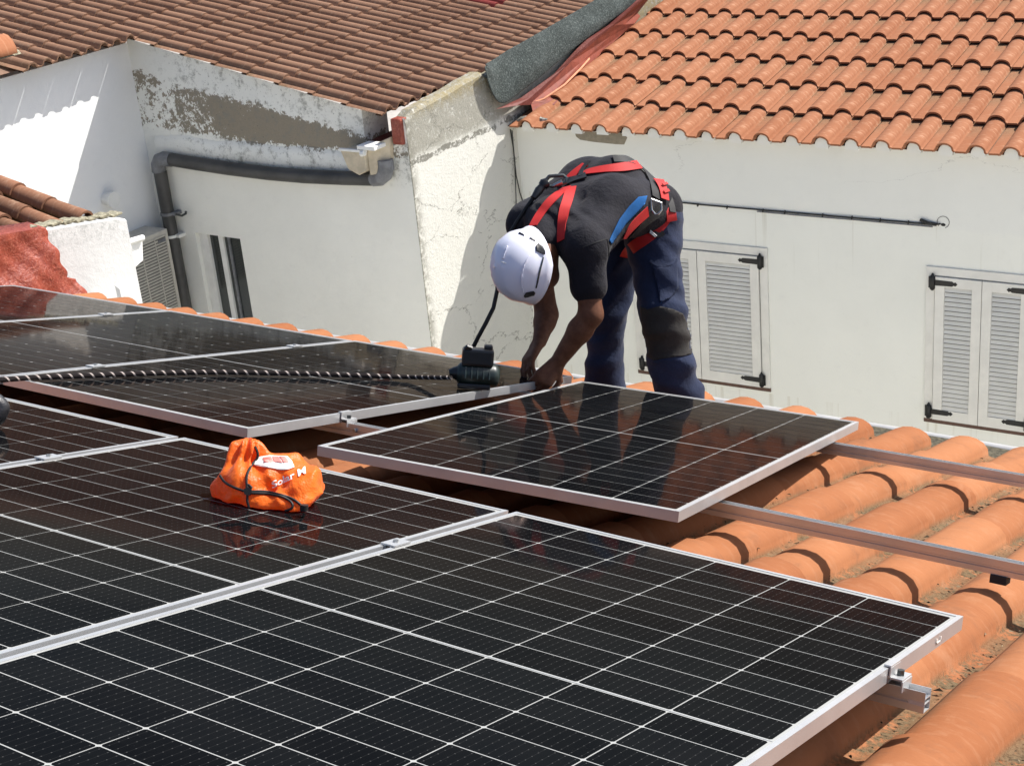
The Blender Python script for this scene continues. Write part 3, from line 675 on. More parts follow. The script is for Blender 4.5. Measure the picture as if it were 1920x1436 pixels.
# red post of the valley gutter, valley bed, hopper
MB().box((-5.262, YW1 - 0.035, -1.06), (-5.165, YW1 + 0.06, -0.86)).build('gutter_post', M['red_paint'], hl, bevel=0.015)
MB().add([(-5.56, YW1 + 0.02, -1.07), (-5.27, YW1 + 0.02, -1.07), (-5.27, 12, -0.98), (-5.56, 12, -0.98)], [(0, 1, 2, 3)]).build('valley_gutter', M['red_flash'], hl)
hp = MB(); P = lambda x, y, z: (x, y, z)
hp.prism([(-5.655, YW1 - 0.19, -1.09), (-5.60, YW1 - 0.19, -1.235), (-5.50, YW1 - 0.19, -1.275), (-5.42, YW1 - 0.19, -1.235), (-5.415, YW1 - 0.19, -1.09)], (0, 0.187, 0))
hopper = hp.build('gutter_hopper', M['beige_pvc'], hl, bevel=0.008)
MB().prism([(-5.414, YW1 - 0.16, -1.275), (-5.414, YW1 - 0.16, -1.06), (-5.27, YW1 - 0.05, -1.0), (-5.29, YW1 - 0.05, -1.17), (-5.34, YW1 - 0.09, -1.275)], (0, 0.047, 0)).build('gutter_hopper', M['beige_pvc'], hl, bevel=0.006)
MB().box((-5.66, YW1 - 0.20, -1.092), (-5.40, YW1 - 0.175, -1.072)).box((-5.47, YW1 - 0.21, -1.065), (-5.30, YW1 - 0.06, -1.035), Matrix.Translation((0, 0, 0))).build('hopper_rim', M['white_metal'], hopper, bevel=0.004)
MB().tube([(-5.43, YW1 - 0.215, -1.095), (-5.395, YW1 - 0.215, -1.085)], 0.022, 8).build('hopper_screw', M['white_metal'], hopper)
# drain pipe: elbow, sagging run, elbow, down pipe
yp = YW1 - 0.075
def w1p(x, y): return hit(x, y, [0, yp, 0], [0, 1, 0])
run = [w1p(x, y) for x, y in ((318, 299), (360, 306), (430, 316.5), (500, 325), (570, 331), (640, 334), (700, 335.5))]
MB().tube(run, 0.056, 16).build('drain_pipe', M['pvc'], hl, smooth=True)
el = [w1p(x, y) for x, y in ((700, 335.5), (712, 334), (721, 327), (724, 314), (722, 300))]
MB().tube([el[0], el[1], el[2], el[3], el[4]], [0.060, 0.063, 0.063, 0.062, 0.060], 16).build('pipe_elbow', M['pvc_light'], hl, smooth=True)
el = [w1p(x, y) for x, y in ((322, 300), (308, 298), (300, 301), (297, 309), (298, 322))]
MB().tube(el, [0.061, 0.063, 0.064, 0.063, 0.061], 16).build('pipe_elbow', M['pvc_light'], hl, smooth=True)
dp0 = w1p(299, 316); dn = [np.array([dp0[0] - 0.0 - 0.01 * 0, yp, z]) for z in (-1.46, -2.0, -2.05, -2.6, -3.4, -6.4)]
MB().tube(dn, [0.057, 0.057, 0.06, 0.06, 0.06, 0.06], 16).build('drain_pipe', M['pvc'], hl, smooth=True)
for z, m_ in ((-1.83, 'pvc_light'), (-2.03, 'white_metal')):
    MB().tube([(dp0[0], yp, z - 0.012), (dp0[0], yp, z + 0.012)], 0.064, 16).box((dp0[0] + 0.05, yp - 0.01, z - 0.012), (dp0[0] + 0.10, yp + 0.07, z + 0.016)).build('pipe_clip', M[m_], hl, smooth=True)
MB().tube([(dp0[0] + 0.09, yp, -1.83), (dp0[0] + 0.16, yp + 0.01, -1.84), (dp0[0] + 0.2, yp + 0.02, -1.82), (dp0[0] + 0.205, yp + 0.02, -1.80)], 0.010, 8).build('pipe_hook', M['dark_steel'], hl, smooth=True)
# window
yg = YW1 + 0.055
def gx_(x, y): return hit(x, y, [0, yg, 0], [0, 1, 0])[0]
wf = MB(); Xa = [xs[1], gx_(393, 440), gx_(412, 443), gx_(420.5, 444), xs[2]]
wf.box((Xa[1] - 0.075, yg - 0.03, zs[1]), (Xa[1], yg + 0.02, zs[2])).box((Xa[1] - 0.16, yg - 0.015, zs[1]), (Xa[1] - 0.077, yg + 0.02, zs[2])).box((Xa[2], yg - 0.02, zs[1]), (Xa[3], yg + 0.02, zs[2]))
wf.box((xs[1] - 0.02, yg - 0.008, zs[1]), (Xa[1] - 0.163, yg + 0.02, zs[2])).box((Xa[1], yg - 0.028, zs[2] - 0.012), (xs[2], yg + 0.02, zs[2] + 0.0))
wd = wf.build('window', M['white_metal'], hl)
MB().box((Xa[1] + 0.001, yg, zs[1]), (Xa[2] - 0.001, yg + 0.006, zs[2] - 0.013)).build('pane', M['glass'], wd)
MB().box((Xa[3] + 0.001, yg, zs[1]), (xs[2], yg + 0.006, zs[2] - 0.013)).build('pane', M['glass'], wd)
MB().box((Xa[3] + 0.045, yg - 0.014, zs[1]), (Xa[3] + 0.07, yg - 0.001, zs[2] - 0.013)).build('mullion', M['pvc_light'], wd)
# vent cap on the side wall
vc = hit(213, 375, [XW0 + 0.1, 0, 0], [1, 0, 0])
MB().tube([(XW0, vc[1], vc[2]), (XW0 + 0.085, vc[1], vc[2])], 0.052, 20).tube([(XW0 + 0.085, vc[1], vc[2]), (XW0 + 0.11, vc[1], vc[2])], 0.068, 20).build('vent_cap', M['white_metal'], hl, smooth=True)
# felt over the party wall top and red flashing beside the neighbour roof
fl = [(905, 122), (922, 190), (945, 200), (975, 171), (1000, 156), (1052, 109), (1095, 75), (1173, 18), (1200, 0), (1230, -25)]
ft = [(905, 122), (912, 118), (930, 107), (950, 93), (965, 86), (1013, 58), (1056, 34), (1114, 0), (1130, -10), (1160, -28)]
v = []; m_ = 10
NF = 7
for (x0, y0), (x1, y1) in zip(ft, fl):
    A = hit(x0, y0, [XW2 - 0.06, 0, 0], [1, 0, 0]); B = hit(x1, y1, [XW2 + 0.05, 0, 0], [1, 0, 0])
    for k in range(NF):
        s = k / (NF - 1); q = A * (1 - s) + B * s
        q = q + np.array([0.012 + 0.032 * math.sin(math.pi * s) + 0.022 * math.sin(q[1] * 7 + s * 5) * math.sin(math.pi * s), 0, 0.0]); v.append(q)
fm = MB().add(v, [(i * NF + j, i * NF + j + 1, (i + 1) * NF + j + 1, (i + 1) * NF + j) for i in range(len(fl) - 1) for j in range(NF - 1)])
fo = fm.build('felt_sheet', M['felt'], hl, smooth=True)
so_ = fo.modifiers.new('thick', 'SOLIDIFY'); so_.thickness = 0.012; so_.offset = 0
sb = fo.modifiers.new('sub', 'SUBSURF'); sb.levels = 1; sb.render_levels = 2

# ------------------------------------------------------------------ right house: orange roof and shutters
hr = empty('house', (-3.0, 7.7, -3.0), 'cream house with a bright orange tiled roof and white louvred shutters', 'house')
D3 = np.array([.999, .046, 0]); D3 /= np.linalg.norm(D3); N3 = np.array([-D3[1], D3[0], 0]); C3 = np.array([-5.147, 7.642, -1.307])
def w3(s, z, out=0.0): return C3 + D3 * s - N3 * out + np.array([0, 0, z - C3[2]])
PH = 0.1685; E3 = N3 * math.cos(PH) + np.array([0, 0, math.sin(PH)]); U3 = np.cross(D3, E3)
MB().prism([w3(-0.05, -6.5), w3(9, -6.5), w3(9, -1.262), w3(-0.05, -1.262)], N3 * 0.25).build('wall', M['W3'], hr)
r0 = C3 - N3 * 0.2 + np.array([0, 0, 0.109])          # crest line of the eave
def r3p(s, e, u=0.0): return r0 + D3 * s + E3 * e + U3 * u
rr = link('roof', mesh('roof', [r3p(-0.05, 0.06, -0.075), r3p(9.2, 0.06, -0.075), r3p(9.2, 8, -0.075), r3p(-0.05, 8, -0.075)], [(0, 1, 2, 3)]), M['deck'], hr)
pf = [(-0.0755, 0.004), (-0.070, 0.010)]
for i in range(11):
    an = math.pi * (1 - i / 10); pf.append((0.066 * math.cos(an), 0.010 + 0.055 * math.sin(an) ** 0.9))
pf += [(0.072, 0.011), (0.075, 0.004), (0.080, 0.004), (0.083, 0.008), (0.149, 0.0065)]
newt = tile_mesh('new_clay_tile', pf, 0.56, 0.014, 0.031, back=0.14)
mats = []; GA = 0.506; PT = 0.228
for j in range(0, 15):
    for k in range(-14, 27):
        s = 3.169 + PT * k + random.uniform(-0.003, 0.003)
        if s < 0.06: continue
        o = r3p(s, GA * j + 0.56 + random.uniform(-0.004, 0.004), -0.088 + 0.012)
        ax = -D3; ay = -E3 + D3 * random.uniform(-0.004, 0.004); ay /= np.linalg.norm(ay); az = np.cross(ax, ay)
        if az[2] < 0: ax = D3; az = np.cross(ax, ay)
        mats.append(frame_mat(o, ax, ay, az))
n_new = place_tiles(newt, mats, M['tile_new'], rr, 300)
# white mortar plugs closing the barrels at the eave
pl = MB().prism([(0.050 * math.cos(a_), 0.0, 0.050 * math.sin(a_)) for a_ in np.linspace(0, math.pi, 9)] + [(-0.05, 0, -0.03), (0.05, 0, -0.03)], (0, 0.05, 0))
plug = mesh('mortar_plug', pl.v, pl.f); plug.materials.append(M['W3'])
for k in range(-14, 27):
    s = 3.169 + PT * k
    if s < 0.1: continue
    o = link('mortar_plug', plug, None, rr); o.matrix_basis = frame_mat(r3p(s, 0.035 + random.uniform(-0.008, 0.008), -0.058), D3, N3, np.array([0, 0, 1.0]))
# bare mortar patch under the eave (limewash fallen off): a shallow recess
pp = [w3(s, z, 0.0035) for s, z in ((0.555, -1.318), (0.60, -1.306), (1.0, -1.302), (1.03, -1.335), (1.0, -1.392), (0.93, -1.394), (0.72, -1.386), (0.60, -1.375), (0.565, -1.35))]
MB().prism(pp, N3 * 0.003).build('bare_patch', plain('bare brown render', (0.27, 0.24, 0.185), 0.95, bump=0.6), hr)
# red flashing along the party wall
fa = [(930, 205), (975, 185), (1040, 138), (1096, 76), (1140, 48), (1190, 0), (1215, -25)]
fb = [(996, 197), (1000, 190), (1071, 116), (1115, 78), (1152, 48), (1206, 0), (1226, -22)]
v = []
for k, ((x0, y0), (x1, y1)) in enumerate(zip(fa, fb)):
    A = hit(x0, y0, [XW2 + 0.045, 0, 0], [1, 0, 0]); B = hit(x1, y1, [XW2 + 0.10, 0, 0], [1, 0, 0])
    v += [A, (A + B) / 2 + np.array([0.03, 0, 0.012]), B]
MB().add(v, [(i * 3 + j, i * 3 + j + 1, (i + 1) * 3 + j + 1, (i + 1) * 3 + j) for i in range(6) for j in range(2)]).build('flashing_top', M['red_flash'], hr)
fc = [(1000, 214), (1040, 196), (1105, 122), (1170, 62), (1190, 45), (1224, 0), (1240, -22)]
v = []
for (x0, y0), (x1, y1) in zip(fb, fc):
    A = hit(x0, y0, [XW2 + 0.101, 0, 0], [1, 0, 0]); Pl = r3p(0, 0, -0.02); B = hit(x1, y1, Pl, U3)
    v += [A, A * 0.5 + B * 0.5, B]
MB().add(v, [(i * 3 + j, i * 3 + j + 1, (i + 1) * 3 + j + 1, (i + 1) * 3 + j) for i in range(6) for j in range(2)]).build('flashing_side', plain('oxide red upstand', (0.22, 0.050, 0.027), 0.6, var=0.2, scale=12, bump=0.4), hr)
cb = [hit(x, y, r3p(0, 0, 0.02), U3) for x, y in ((992, 196), (1020, 186), (1058, 160), (1090, 128), (1104, 112), (1112, 80), (1140, 66), (1175, 44), (1200, 20), (1222, -4))]
MB().tube(cb, 0.009, 8).build('roof_cable', M['copper'], hr, smooth=True)
# eave end rubble by the party wall
MB().tube([w3(0.02, -1.27, 0.03), w3(0.10, -1.235, 0.06), w3(0.2, -1.215, 0.05), w3(0.32, -1.225, 0.03)], [0.03, 0.045, 0.04, 0.02], 8).build('mortar_fillet', M['W2'], hr, smooth=True)
# cables
def cable(pts, r, name='wall_cable', mat='cable', par=None):
    return MB().tube(pts, r, 8).build(name, M[mat], par or hr, smooth=True)
cb = [(1.30, -1.828), (1.389, -1.832), (1.7, -1.838), (2.127, -1.840), (2.5, -1.843), (2.9, -1.8425), (3.3, -1.845), (3.50, -1.846), (3.56, -1.835)]
cable([w3(s, z, 0.014 + 0.004 * math.sin(s * 9)) for s, z in cb], 0.0065)
cable([w3(s, z - 0.018, 0.010) for s, z in cb[3:-1]], 0.005, 'wall_cable', 'pvc_light')
cable([w3(3.41, -1.815, 0.02), w3(3.47, -1.835, 0.02), w3(3.53, -1.845, 0.012)], 0.013)
ring = [w3(3.575 + 0.045 * math.cos(a), -1.825 + 0.045 * math.sin(a), 0.003) for a in np.linspace(-1.2, 3.9, 12)]
cable(ring, 0.0018, 'wall_hole')
MB().prism([w3(3.575 + 0.018 * math.cos(a), -1.845 + 0.012 * math.sin(a), 0.002) for a in np.linspace(0, 6.0, 9)], N3 * 0.001).build('wall_hole', M['black_rubber'], hr)
for k in range(9):
    s = 1.42 + 0.24 * k + random.uniform(-0.05, 0.05); MB().box((-0.003, -0.012, -0.014), (0.003, 0.012, 0.009), frame_mat(w3(s, -1.842, 0.01), D3, N3, np.array([0, 0, 1.]))).build('cable_clip', M['cable'], hr)
cable([hit(x, y, [XW2 + 0.015, 0, 0], [1, 0, 0]) for x, y in ((957, 243), (962, 275), (968, 330), (975, 362), (985, 392), (990, 420))], 0.005)
cable([hit(x, y, [XW2 + 0.02, 0, 0], [1, 0, 0]) for x, y in ((960, 245), (965, 300), (967, 350), (969, 420), (971, 520))], 0.0045)
# shutters
def shutter_pair(s0, s1, ztop, zbot, leaves, hinges, frame_w=0.065):
    Mx = frame_mat(w3(0, 0, 0), D3, N3, np.array([0, 0, 1.0])); Mx = frame_mat(C3 - np.array([0, 0, C3[2]]), D3, N3, np.array([0, 0, 1.0]))
    F = MB(); F.box((s0, -0.018, zbot), (s0 + frame_w, 0.002, ztop), Mx).box((s1 - frame_w, -0.018, zbot), (s1, 0.002, ztop), Mx).box((s0 + frame_w, -0.018, ztop - frame_w), (s1 - frame_w, 0.002, ztop), Mx)
    F.build('shutter_frame', M['shutter'], hr, bevel=0.002)
    MB().box((s0, -0.012, zbot - 0.035), (s1, 0.003, zbot - 0.001), Mx).build('sill', M['sill'], hr)
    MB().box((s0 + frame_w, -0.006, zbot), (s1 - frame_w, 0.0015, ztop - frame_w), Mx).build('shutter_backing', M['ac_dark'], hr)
    zt = ztop - frame_w - 0.006
    for (a, b, st) in leaves:
        L = MB(); y0, y1 = -0.034, -0.008
        L.box((a, y0, zbot + 0.004), (a + st, y1, zt), Mx).box((b - st, y0, zbot + 0.004), (b, y1, zt), Mx)
        L.box((a + st, y0, zt - st * 1.1), (b - st, y1, zt), Mx).box((a + st, y0, zbot + 0.004), (b - st, y1, zbot + 0.004 + st * 1.25), Mx)
        sh = L.build('shutter', M['shutter'], hr, bevel=0.0015)
        z0 = zbot + 0.004 + st * 1.25; z1 = zt - st * 1.1; N = int((z1 - z0) / 0.036); S_ = MB()
        for i in range(N):
            z = z0 + (i + 0.1) * (z1 - z0) / N; hgt = (z1 - z0) / N
            v = [(a + st, y0 + 0.003, z), (b - st, y0 + 0.003, z), (b - st, y0 + 0.009, z - 0.001), (a + st, y0 + 0.009, z - 0.001), (a + st, y1 - 0.004, z + hgt * 0.66), (b - st, y1 - 0.004, z + hgt * 0.66), (b - st, y1 - 0.008, z + hgt * 0.69), (a + st, y1 - 0.008, z + hgt * 0.69)]
            S_.add([Mx @ Vector(p) for p in v], [(0, 1, 6, 7), (0, 3, 2, 1), (3, 4, 5, 2), (4, 7, 6, 5)])
        lo = S_.build('louvres', M['shutter'], sh); lo['kind'] = 'stuff'
        for (hs, hz, d) in hinges:
            if a - 0.1 < hs < b + 0.1:
                Hm = MB(); yy = -0.037
                Hm.tube([Mx @ Vector((hs, yy, hz - 0.062)), Mx @ Vector((hs, yy, hz - 0.055)), Mx @ Vector((hs, yy, hz - 0.045)), Mx @ Vector((hs, yy, hz + 0.045)), Mx @ Vector((hs, yy, hz + 0.055)), Mx @ Vector((hs, yy, hz + 0.072))], [0.007, 0.014, 0.021, 0.021, 0.013, 0.006], 8)
                Hm.box((min(hs, hs - 0.03 * d), yy + 0.003, hz - 0.045), (max(hs, hs - 0.03 * d), yy + 0.009, hz + 0.045), Mx)
                pts = [(hs, hz - 0.022), (hs + d * 0.145, hz - 0.020), (hs + d * 0.158, hz - 0.011), (hs + d * 0.17, hz - 0.016), (hs + d * 0.185, hz), (hs + d * 0.17, hz + 0.016), (hs + d * 0.158, hz + 0.011), (hs + d * 0.145, hz + 0.020), (hs, hz + 0.022)]
                Hm.prism([Mx @ Vector((p, yy, q)) for p, q in pts], N3 * 0.004)
                Hm.build('hinge', M['black_iron'], sh, smooth=True)
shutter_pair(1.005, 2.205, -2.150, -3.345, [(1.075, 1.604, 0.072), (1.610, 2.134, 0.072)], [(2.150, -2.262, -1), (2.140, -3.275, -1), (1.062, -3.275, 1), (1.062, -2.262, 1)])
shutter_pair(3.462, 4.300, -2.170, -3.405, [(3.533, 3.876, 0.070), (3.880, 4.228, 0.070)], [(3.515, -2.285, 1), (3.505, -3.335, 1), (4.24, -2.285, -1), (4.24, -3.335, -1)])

# ------------------------------------------------------------------ annex on the left: red painted party wall and old tiles
an = empty('house', (-5.3, 2.4, -1.0), 'low white annex with old brown barrel tiles and a red painted wall', 'house')
XA = -5.12
ys = np.linspace(0.4, 3.347, 40); v = []
for y in ys:
    zt = -0.631 - 0.182 * (y - 2.71) - (0.02 if y > 3.33 else 0)
    v += [(XA, y, -6.4), (XA, y, zt - 0.012), (XA - 0.012, y, zt), (XA - 0.10, y, zt + 0.004), (XA - 0.112, y, zt - 0.008), (XA - 0.112, y, -6.4)]
n = 6; f = [(i * n + j, (i + 1) * n + j, (i + 1) * n + j + 1, i * n + j + 1) for i in range(39) for j in range(5)] + [tuple(39 * n + k for k in range(6))]
MB().add(v, f).build('wall', M['annex'], an)
# mossy coping bricks along the top
for i in range(8):
    y = 2.62 + i * 0.09; zt = -0.631 - 0.182 * (y - 2.71)
    MB().box((XA - 0.106, y + 0.003, zt - 0.004), (XA - 0.008, y + 0.086, zt + 0.012 + random.uniform(-0.003, 0.004))).build('coping_brick', M['green'], an, bevel=0.006)
# skirt of rough render low on the wall
MB().prism([(XA, 3.16, -1.13), (XA + 0.012, 3.18, -1.16), (XA + 0.03, 3.20, -2.2), (XA, 3.20, -2.2)], (0, 0.15, 0)).build('render_skirt', M['annex'], an)
# red waterproofing, thick and wrinkled
ny, nz = 60, 30; v = []
def redge(s): return 2.722 + 0.10 * s + (0.06 if s > 0.72 else 0) + 0.014 * math.sin(s * 23)
for j in range(nz):
    s = j / (nz - 1)
    ye = redge(s)
    for i in range(ny):
        y = 0.4 + (ye - 0.4) * i / (ny - 1); zt = -0.631 - 0.182 * (y - 2.71) + 0.016
        zb = (rpt(-5.1, 0, -0.17) + EB * (y / math.cos(TH)))[2]
        zb = -0.17 * math.cos(TH) - 0.04 - (y + 0.05) * math.tan(TH)
        z = zt * (1 - s) + zb * s
        xx = XA + 0.018 + 0.012 * math.sin(y * 11 + s * 7) + 0.005 * math.sin(y * 37 - s * 13) + 0.05 * s * s
        if j == 0: xx = XA - 0.115; 
        v.append((xx, y, z))
ro = MB().add(v, [(j * ny + i, (j + 1) * ny + i, (j + 1) * ny + i + 1, j * ny + i + 1) for j in range(nz - 1) for i in range(ny - 1)]).build('waterproof_coat', M['red_paint'], an, smooth=True)
q = ro.modifiers.new('thick', 'SOLIDIFY'); q.thickness = 0.015; q.offset = -1
# old barrel tiles sloping down to the wall
pf = []
for i in range(9):
    a_ = math.pi * (1 - i / 8); pf.append((0.068 * math.cos(a_), 0.062 * math.sin(a_) - 0.03))
oldt = tile_mesh('old_tile', pf, 0.34, 0.014, 0.02, 0.12); oldt.materials.append(M['tile_old'])
pf2 = [(x, -z - 0.045) for x, z in pf]
oldp = tile_mesh('old_pan_tile', pf2, 0.34, 0.012, 0.02, 0.0); oldp.materials.append(M['tile_old'])
dA = np.array([1, 0, -0.245]); dA /= np.linalg.norm(dA)
ar = link('roof', mesh('roof', [(-9, -2, -0.78 + 0.245 * 3.76), (XA - 0.11, -2, -0.78), (XA - 0.11, 3.16, -0.78), (-9, 3.16, -0.78 + 0.245 * 3.76)], [(0, 1, 2, 3)]), M['deck'], an)
for r_ in range(12):
    for j in range(14):
        for kind in (0, 1):
            Y = 3.075 - 0.185 * r_ - 0.0925 * kind; xl = -5.17 - 0.275 * j - (0.1 if kind else 0)
            o = np.array([xl + random.uniform(-0.015, 0.015), Y + random.uniform(-0.006, 0.006), -0.665 - 0.245 * (xl + 5.24) - 0.01]) - dA * 0.34
            ay = dA + np.array([0, random.uniform(-0.03, 0.03), random.uniform(-0.01, 0.01)]); ay /= np.linalg.norm(ay); ax = np.array([0, -1., 0]); ax = ax - ay * (ax @ ay); az = np.cross(ax, ay)
            if az[2] < 0: ax = -ax; az = -az
            x, y, z = proj(o + dA * 0.34)
            if x < -30: continue
            t_ = link('roof_tile', oldp if kind else oldt, None, ar); t_.matrix_basis = frame_mat(o, ax, ay, az)
MB().tube([(XA - 0.03, 3.30, -0.915), (XA - 0.03, 3.475, -0.930)], 0.019, 12).build('drain_spout', M['white_metal'], an, smooth=True)
MB().prism([(XA - 0.05, 3.43, -0.945), (XA - 0.05, 3.475, -0.945), (XA - 0.05, 3.45, -1.07), (XA - 0.05, 3.35, -1.10), (XA - 0.05, 3.35, -0.945)], (0.01, 0, 0)).build('spout_bracket', M['white_metal'], an)

# ------------------------------------------------------------------ far left: coping end with one ridge tile
fw = empty('wall', (-7.7, 4.6, -0.4), 'end of a white wall with a mossy coping and one orange ridge tile at the top left', 'wall')
MB().box((-8.3, 3.0, -0.40), (-7.99, 4.82, -0.17)).build('wall_body', M['W0'], fw)
ys = np.linspace(3.0, 4.84, 30); v = []
for y in ys:
    for k in range(7):
        a_ = math.pi * k / 6; v.append((-7.86 + 0.19 * math.cos(a_), y, -0.175 + (0.045 + 0.012 * random.random()) * math.sin(a_)))
MB().add(v, [(i * 7 + j, (i + 1) * 7 + j, (i + 1) * 7 + j + 1, i * 7 + j + 1) for i in range(29) for j in range(6)] + [tuple(29 * 7 + k for k in range(7))]).build('coping', M['green'], fw, smooth=True)
v = []
for y in (4.2, 4.79):
    for k in range(9):
        a_ = math.pi * k / 8; v.append((-7.76 + 0.10 * math.cos(a_), y, -0.16 + 0.13 * math.sin(a_)))
rt = MB().add(v, [(j, 9 + j, 10 + j, j + 1) for j in range(8)]).build('ridge_tile', M['tile_new'], fw, smooth=True)
set_tile_attr(rt.data, [(0.1 * q.co.x, q.co.y, 0.05) for q in rt.data.vertices], [0.6] * len(rt.data.vertices))
q = rt.modifiers.new('thick', 'SOLIDIFY'); q.thickness = 0.015; q.offset = 1

# ------------------------------------------------------------------ air conditioner
ac = empty('air_conditioner', (-7.85, 5.7, -2.6), 'beige air conditioner with a wire grille beside the dark drain pipe', 'air conditioner')
MB().box((XW0 + 0.001, 5.30, -2.66), (XW0 + 0.27, 6.00, -1.925)).build('casing', M['ac'], ac, bevel=0.012)
MB().box((XW0 + 0.268, 5.34, -2.62), (XW0 + 0.274, 5.955, -1.97)).build('coil', M['ac_dark'], ac)
gm_ = MB()
for i in range(25): z = -2.61 + i * 0.0263; gm_.box((XW0 + 0.276, 5.335, z), (XW0 + 0.281, 5.96, z + 0.013))
for yv in (5.34, 5.50, 5.66, 5.82, 5.95): gm_.box((XW0 + 0.2812, yv, -2.63), (XW0 + 0.286, yv + 0.009, -1.965))
gm_.build('grille', M['ac'], ac)
MB().box((XW0 + 0.282, 5.86, -2.02), (XW0 + 0.285, 5.945, -1.99)).build('badge', M['pvc_light'], ac)
#PART3
# ------------------------------------------------------------------ soft bodies: signed distance fields turned into one skin
def smin(a, b, k): 
    h = np.clip(0.5 + 0.5 * (b - a) / k, 0, 1); return b * (1 - h) + a * h - k * h * (1 - h)
def cone(p, a, b, ra, rb):
    a = np.asarray(a, float); b = np.asarray(b, float); ab = b - a
    t_ = np.clip(((p - a) @ ab) / (ab @ ab), 0, 1)
    return np.linalg.norm(p - a - t_[..., None] * ab, axis=-1) - (ra + (rb - ra) * t_)
def ellip(p, c, r, Rm=np.eye(3)):
    q = (p - np.asarray(c, float)) @ np.asarray(Rm, float).T
    r = np.asarray(r, float); k0 = np.linalg.norm(q / r, axis=-1); k1 = np.linalg.norm(q / (r * r), axis=-1) + 1e-9
    return k0 * (k0 - 1) / k1
def sdf_mesh(name, prims, res, k=0.03, disp=None, pad=0.05, cut=None):
    """prims: ('c', a, b, ra, rb[, k]) tapered limbs and ('e', centre, radii, R[, k]) ellipsoids"""
    lo = np.full(3, 1e9); hi = -lo
    for q in prims:
        if q[0] == 'c':
            for P_, r_ in ((q[1], q[3]), (q[2], q[4])): lo = np.minimum(lo, np.asarray(P_) - r_); hi = np.maximum(hi, np.asarray(P_) + r_)
        else: m_ = max(q[2]); lo = np.minimum(lo, np.asarray(q[1]) - m_); hi = np.maximum(hi, np.asarray(q[1]) + m_)
    lo -= pad; hi += pad
    N = np.ceil((hi - lo) / res).astype(int) + 1
    ax = [lo[i] + np.arange(N[i]) * res for i in range(3)]
    Dm = np.full(N, 1.0, dtype=np.float64)
    for q in prims:
        kk = q[5] if q[0] == 'c' and len(q) > 5 else (q[4] if q[0] == 'e' and len(q) > 4 else k)
        if q[0] == 'c': a = np.minimum(np.asarray(q[1]) - q[3], np.asarray(q[2]) - q[4]); b = np.maximum(np.asarray(q[1]) + q[3], np.asarray(q[2]) + q[4])
        else: m_ = max(q[2]); a = np.asarray(q[1]) - m_; b = np.asarray(q[1]) + m_
        mrg = max(kk * 1.5, 0.03) + res * 2
        i0 = np.maximum(((a - mrg - lo) / res).astype(int), 0); i1 = np.minimum(((b + mrg - lo) / res).astype(int) + 2, N)
        G = np.stack(np.meshgrid(ax[0][i0[0]:i1[0]], ax[1][i0[1]:i1[1]], ax[2][i0[2]:i1[2]], indexing='ij'), -1)
        d = cone(G, q[1], q[2], q[3], q[4]) if q[0] == 'c' else ellip(G, q[1], q[2], q[3])
        s = (slice(i0[0], i1[0]), slice(i0[1], i1[1]), slice(i0[2], i1[2]))
        Dm[s] = smin(Dm[s], d, kk)
    if disp is not None or cut is not None:
        G = np.stack(np.meshgrid(*ax, indexing='ij'), -1); near = np.abs(Dm) < 0.08
        if disp is not None: Dm[near] += disp(G[near])
        if cut is not None: Dm = np.maximum(Dm, cut(G))
    # surface nets
    S_ = Dm < 0
    c8 = [S_[i:N[0] - 1 + i, j:N[1] - 1 + j, l:N[2] - 1 + l] for i in (0, 1) for j in (0, 1) for l in (0, 1)]
    cnt = sum(x.astype(np.int8) for x in c8); act = (cnt > 0) & (cnt < 8)
    idx = np.argwhere(act); vid = -np.ones(act.shape, dtype=np.int64); vid[act] = np.arange(len(idx))
    acc = np.zeros((len(idx), 3)); num = np.zeros(len(idx))
    corners = [(i, j, l) for i in (0, 1) for j in (0, 1) for l in (0, 1)]
    for A in corners:
        for ax_ in range(3):
            if A[ax_] == 1: continue
            Bc = list(A); Bc[ax_] = 1
            da = Dm[idx[:, 0] + A[0], idx[:, 1] + A[1], idx[:, 2] + A[2]]; db = Dm[idx[:, 0] + Bc[0], idx[:, 1] + Bc[1], idx[:, 2] + Bc[2]]
            m_ = (da < 0) != (db < 0); tt = np.where(m_, da / np.where(m_, da - db, 1), 0)
            pos = np.array(A, float)[None] + np.zeros((len(idx), 3)); pos[:, ax_] += tt
            acc[m_] += pos[m_]; num[m_] += 1
    V = lo + (idx + acc / num[:, None]) * res
    F_ = []
    for ax_ in range(3):
        o1, o2 = (ax_ + 1) % 3, (ax_ + 2) % 3
        sl0 = [slice(None)] * 3; sl1 = [slice(None)] * 3; sl0[ax_] = slice(0, -1); sl1[ax_] = slice(1, None)
        ch = S_[tuple(sl0)] != S_[tuple(sl1)]
        E_ = np.argwhere(ch); ok = (E_[:, o1] > 0) & (E_[:, o2] > 0) & (E_[:, o1] < N[o1] - 1) & (E_[:, o2] < N[o2] - 1); E_ = E_[ok]
        ins = S_[E_[:, 0], E_[:, 1], E_[:, 2]]
        def cell(d1, d2):
            q = E_.copy(); q[:, o1] -= d1; q[:, o2] -= d2; return vid[q[:, 0], q[:, 1], q[:, 2]]
        Q = np.stack([cell(1, 1), cell(0, 1), cell(0, 0), cell(1, 0)], 1); Q[~ins] = Q[~ins][:, ::-1]
        F_.append(Q)
    F_ = np.concatenate(F_)
    me = bpy.data.meshes.new(name)
    me.vertices.add(len(V)); me.vertices.foreach_set('co', V.ravel())
    me.loops.add(F_.size); me.loops.foreach_set('vertex_index', F_.ravel().astype(np.int32))
    me.polygons.add(len(F_)); me.polygons.foreach_set('loop_start', np.arange(0, F_.size, 4, dtype=np.int32))
    try: me.polygons.foreach_set('loop_total', np.full(len(F_), 4, dtype=np.int32))
    except Exception: pass
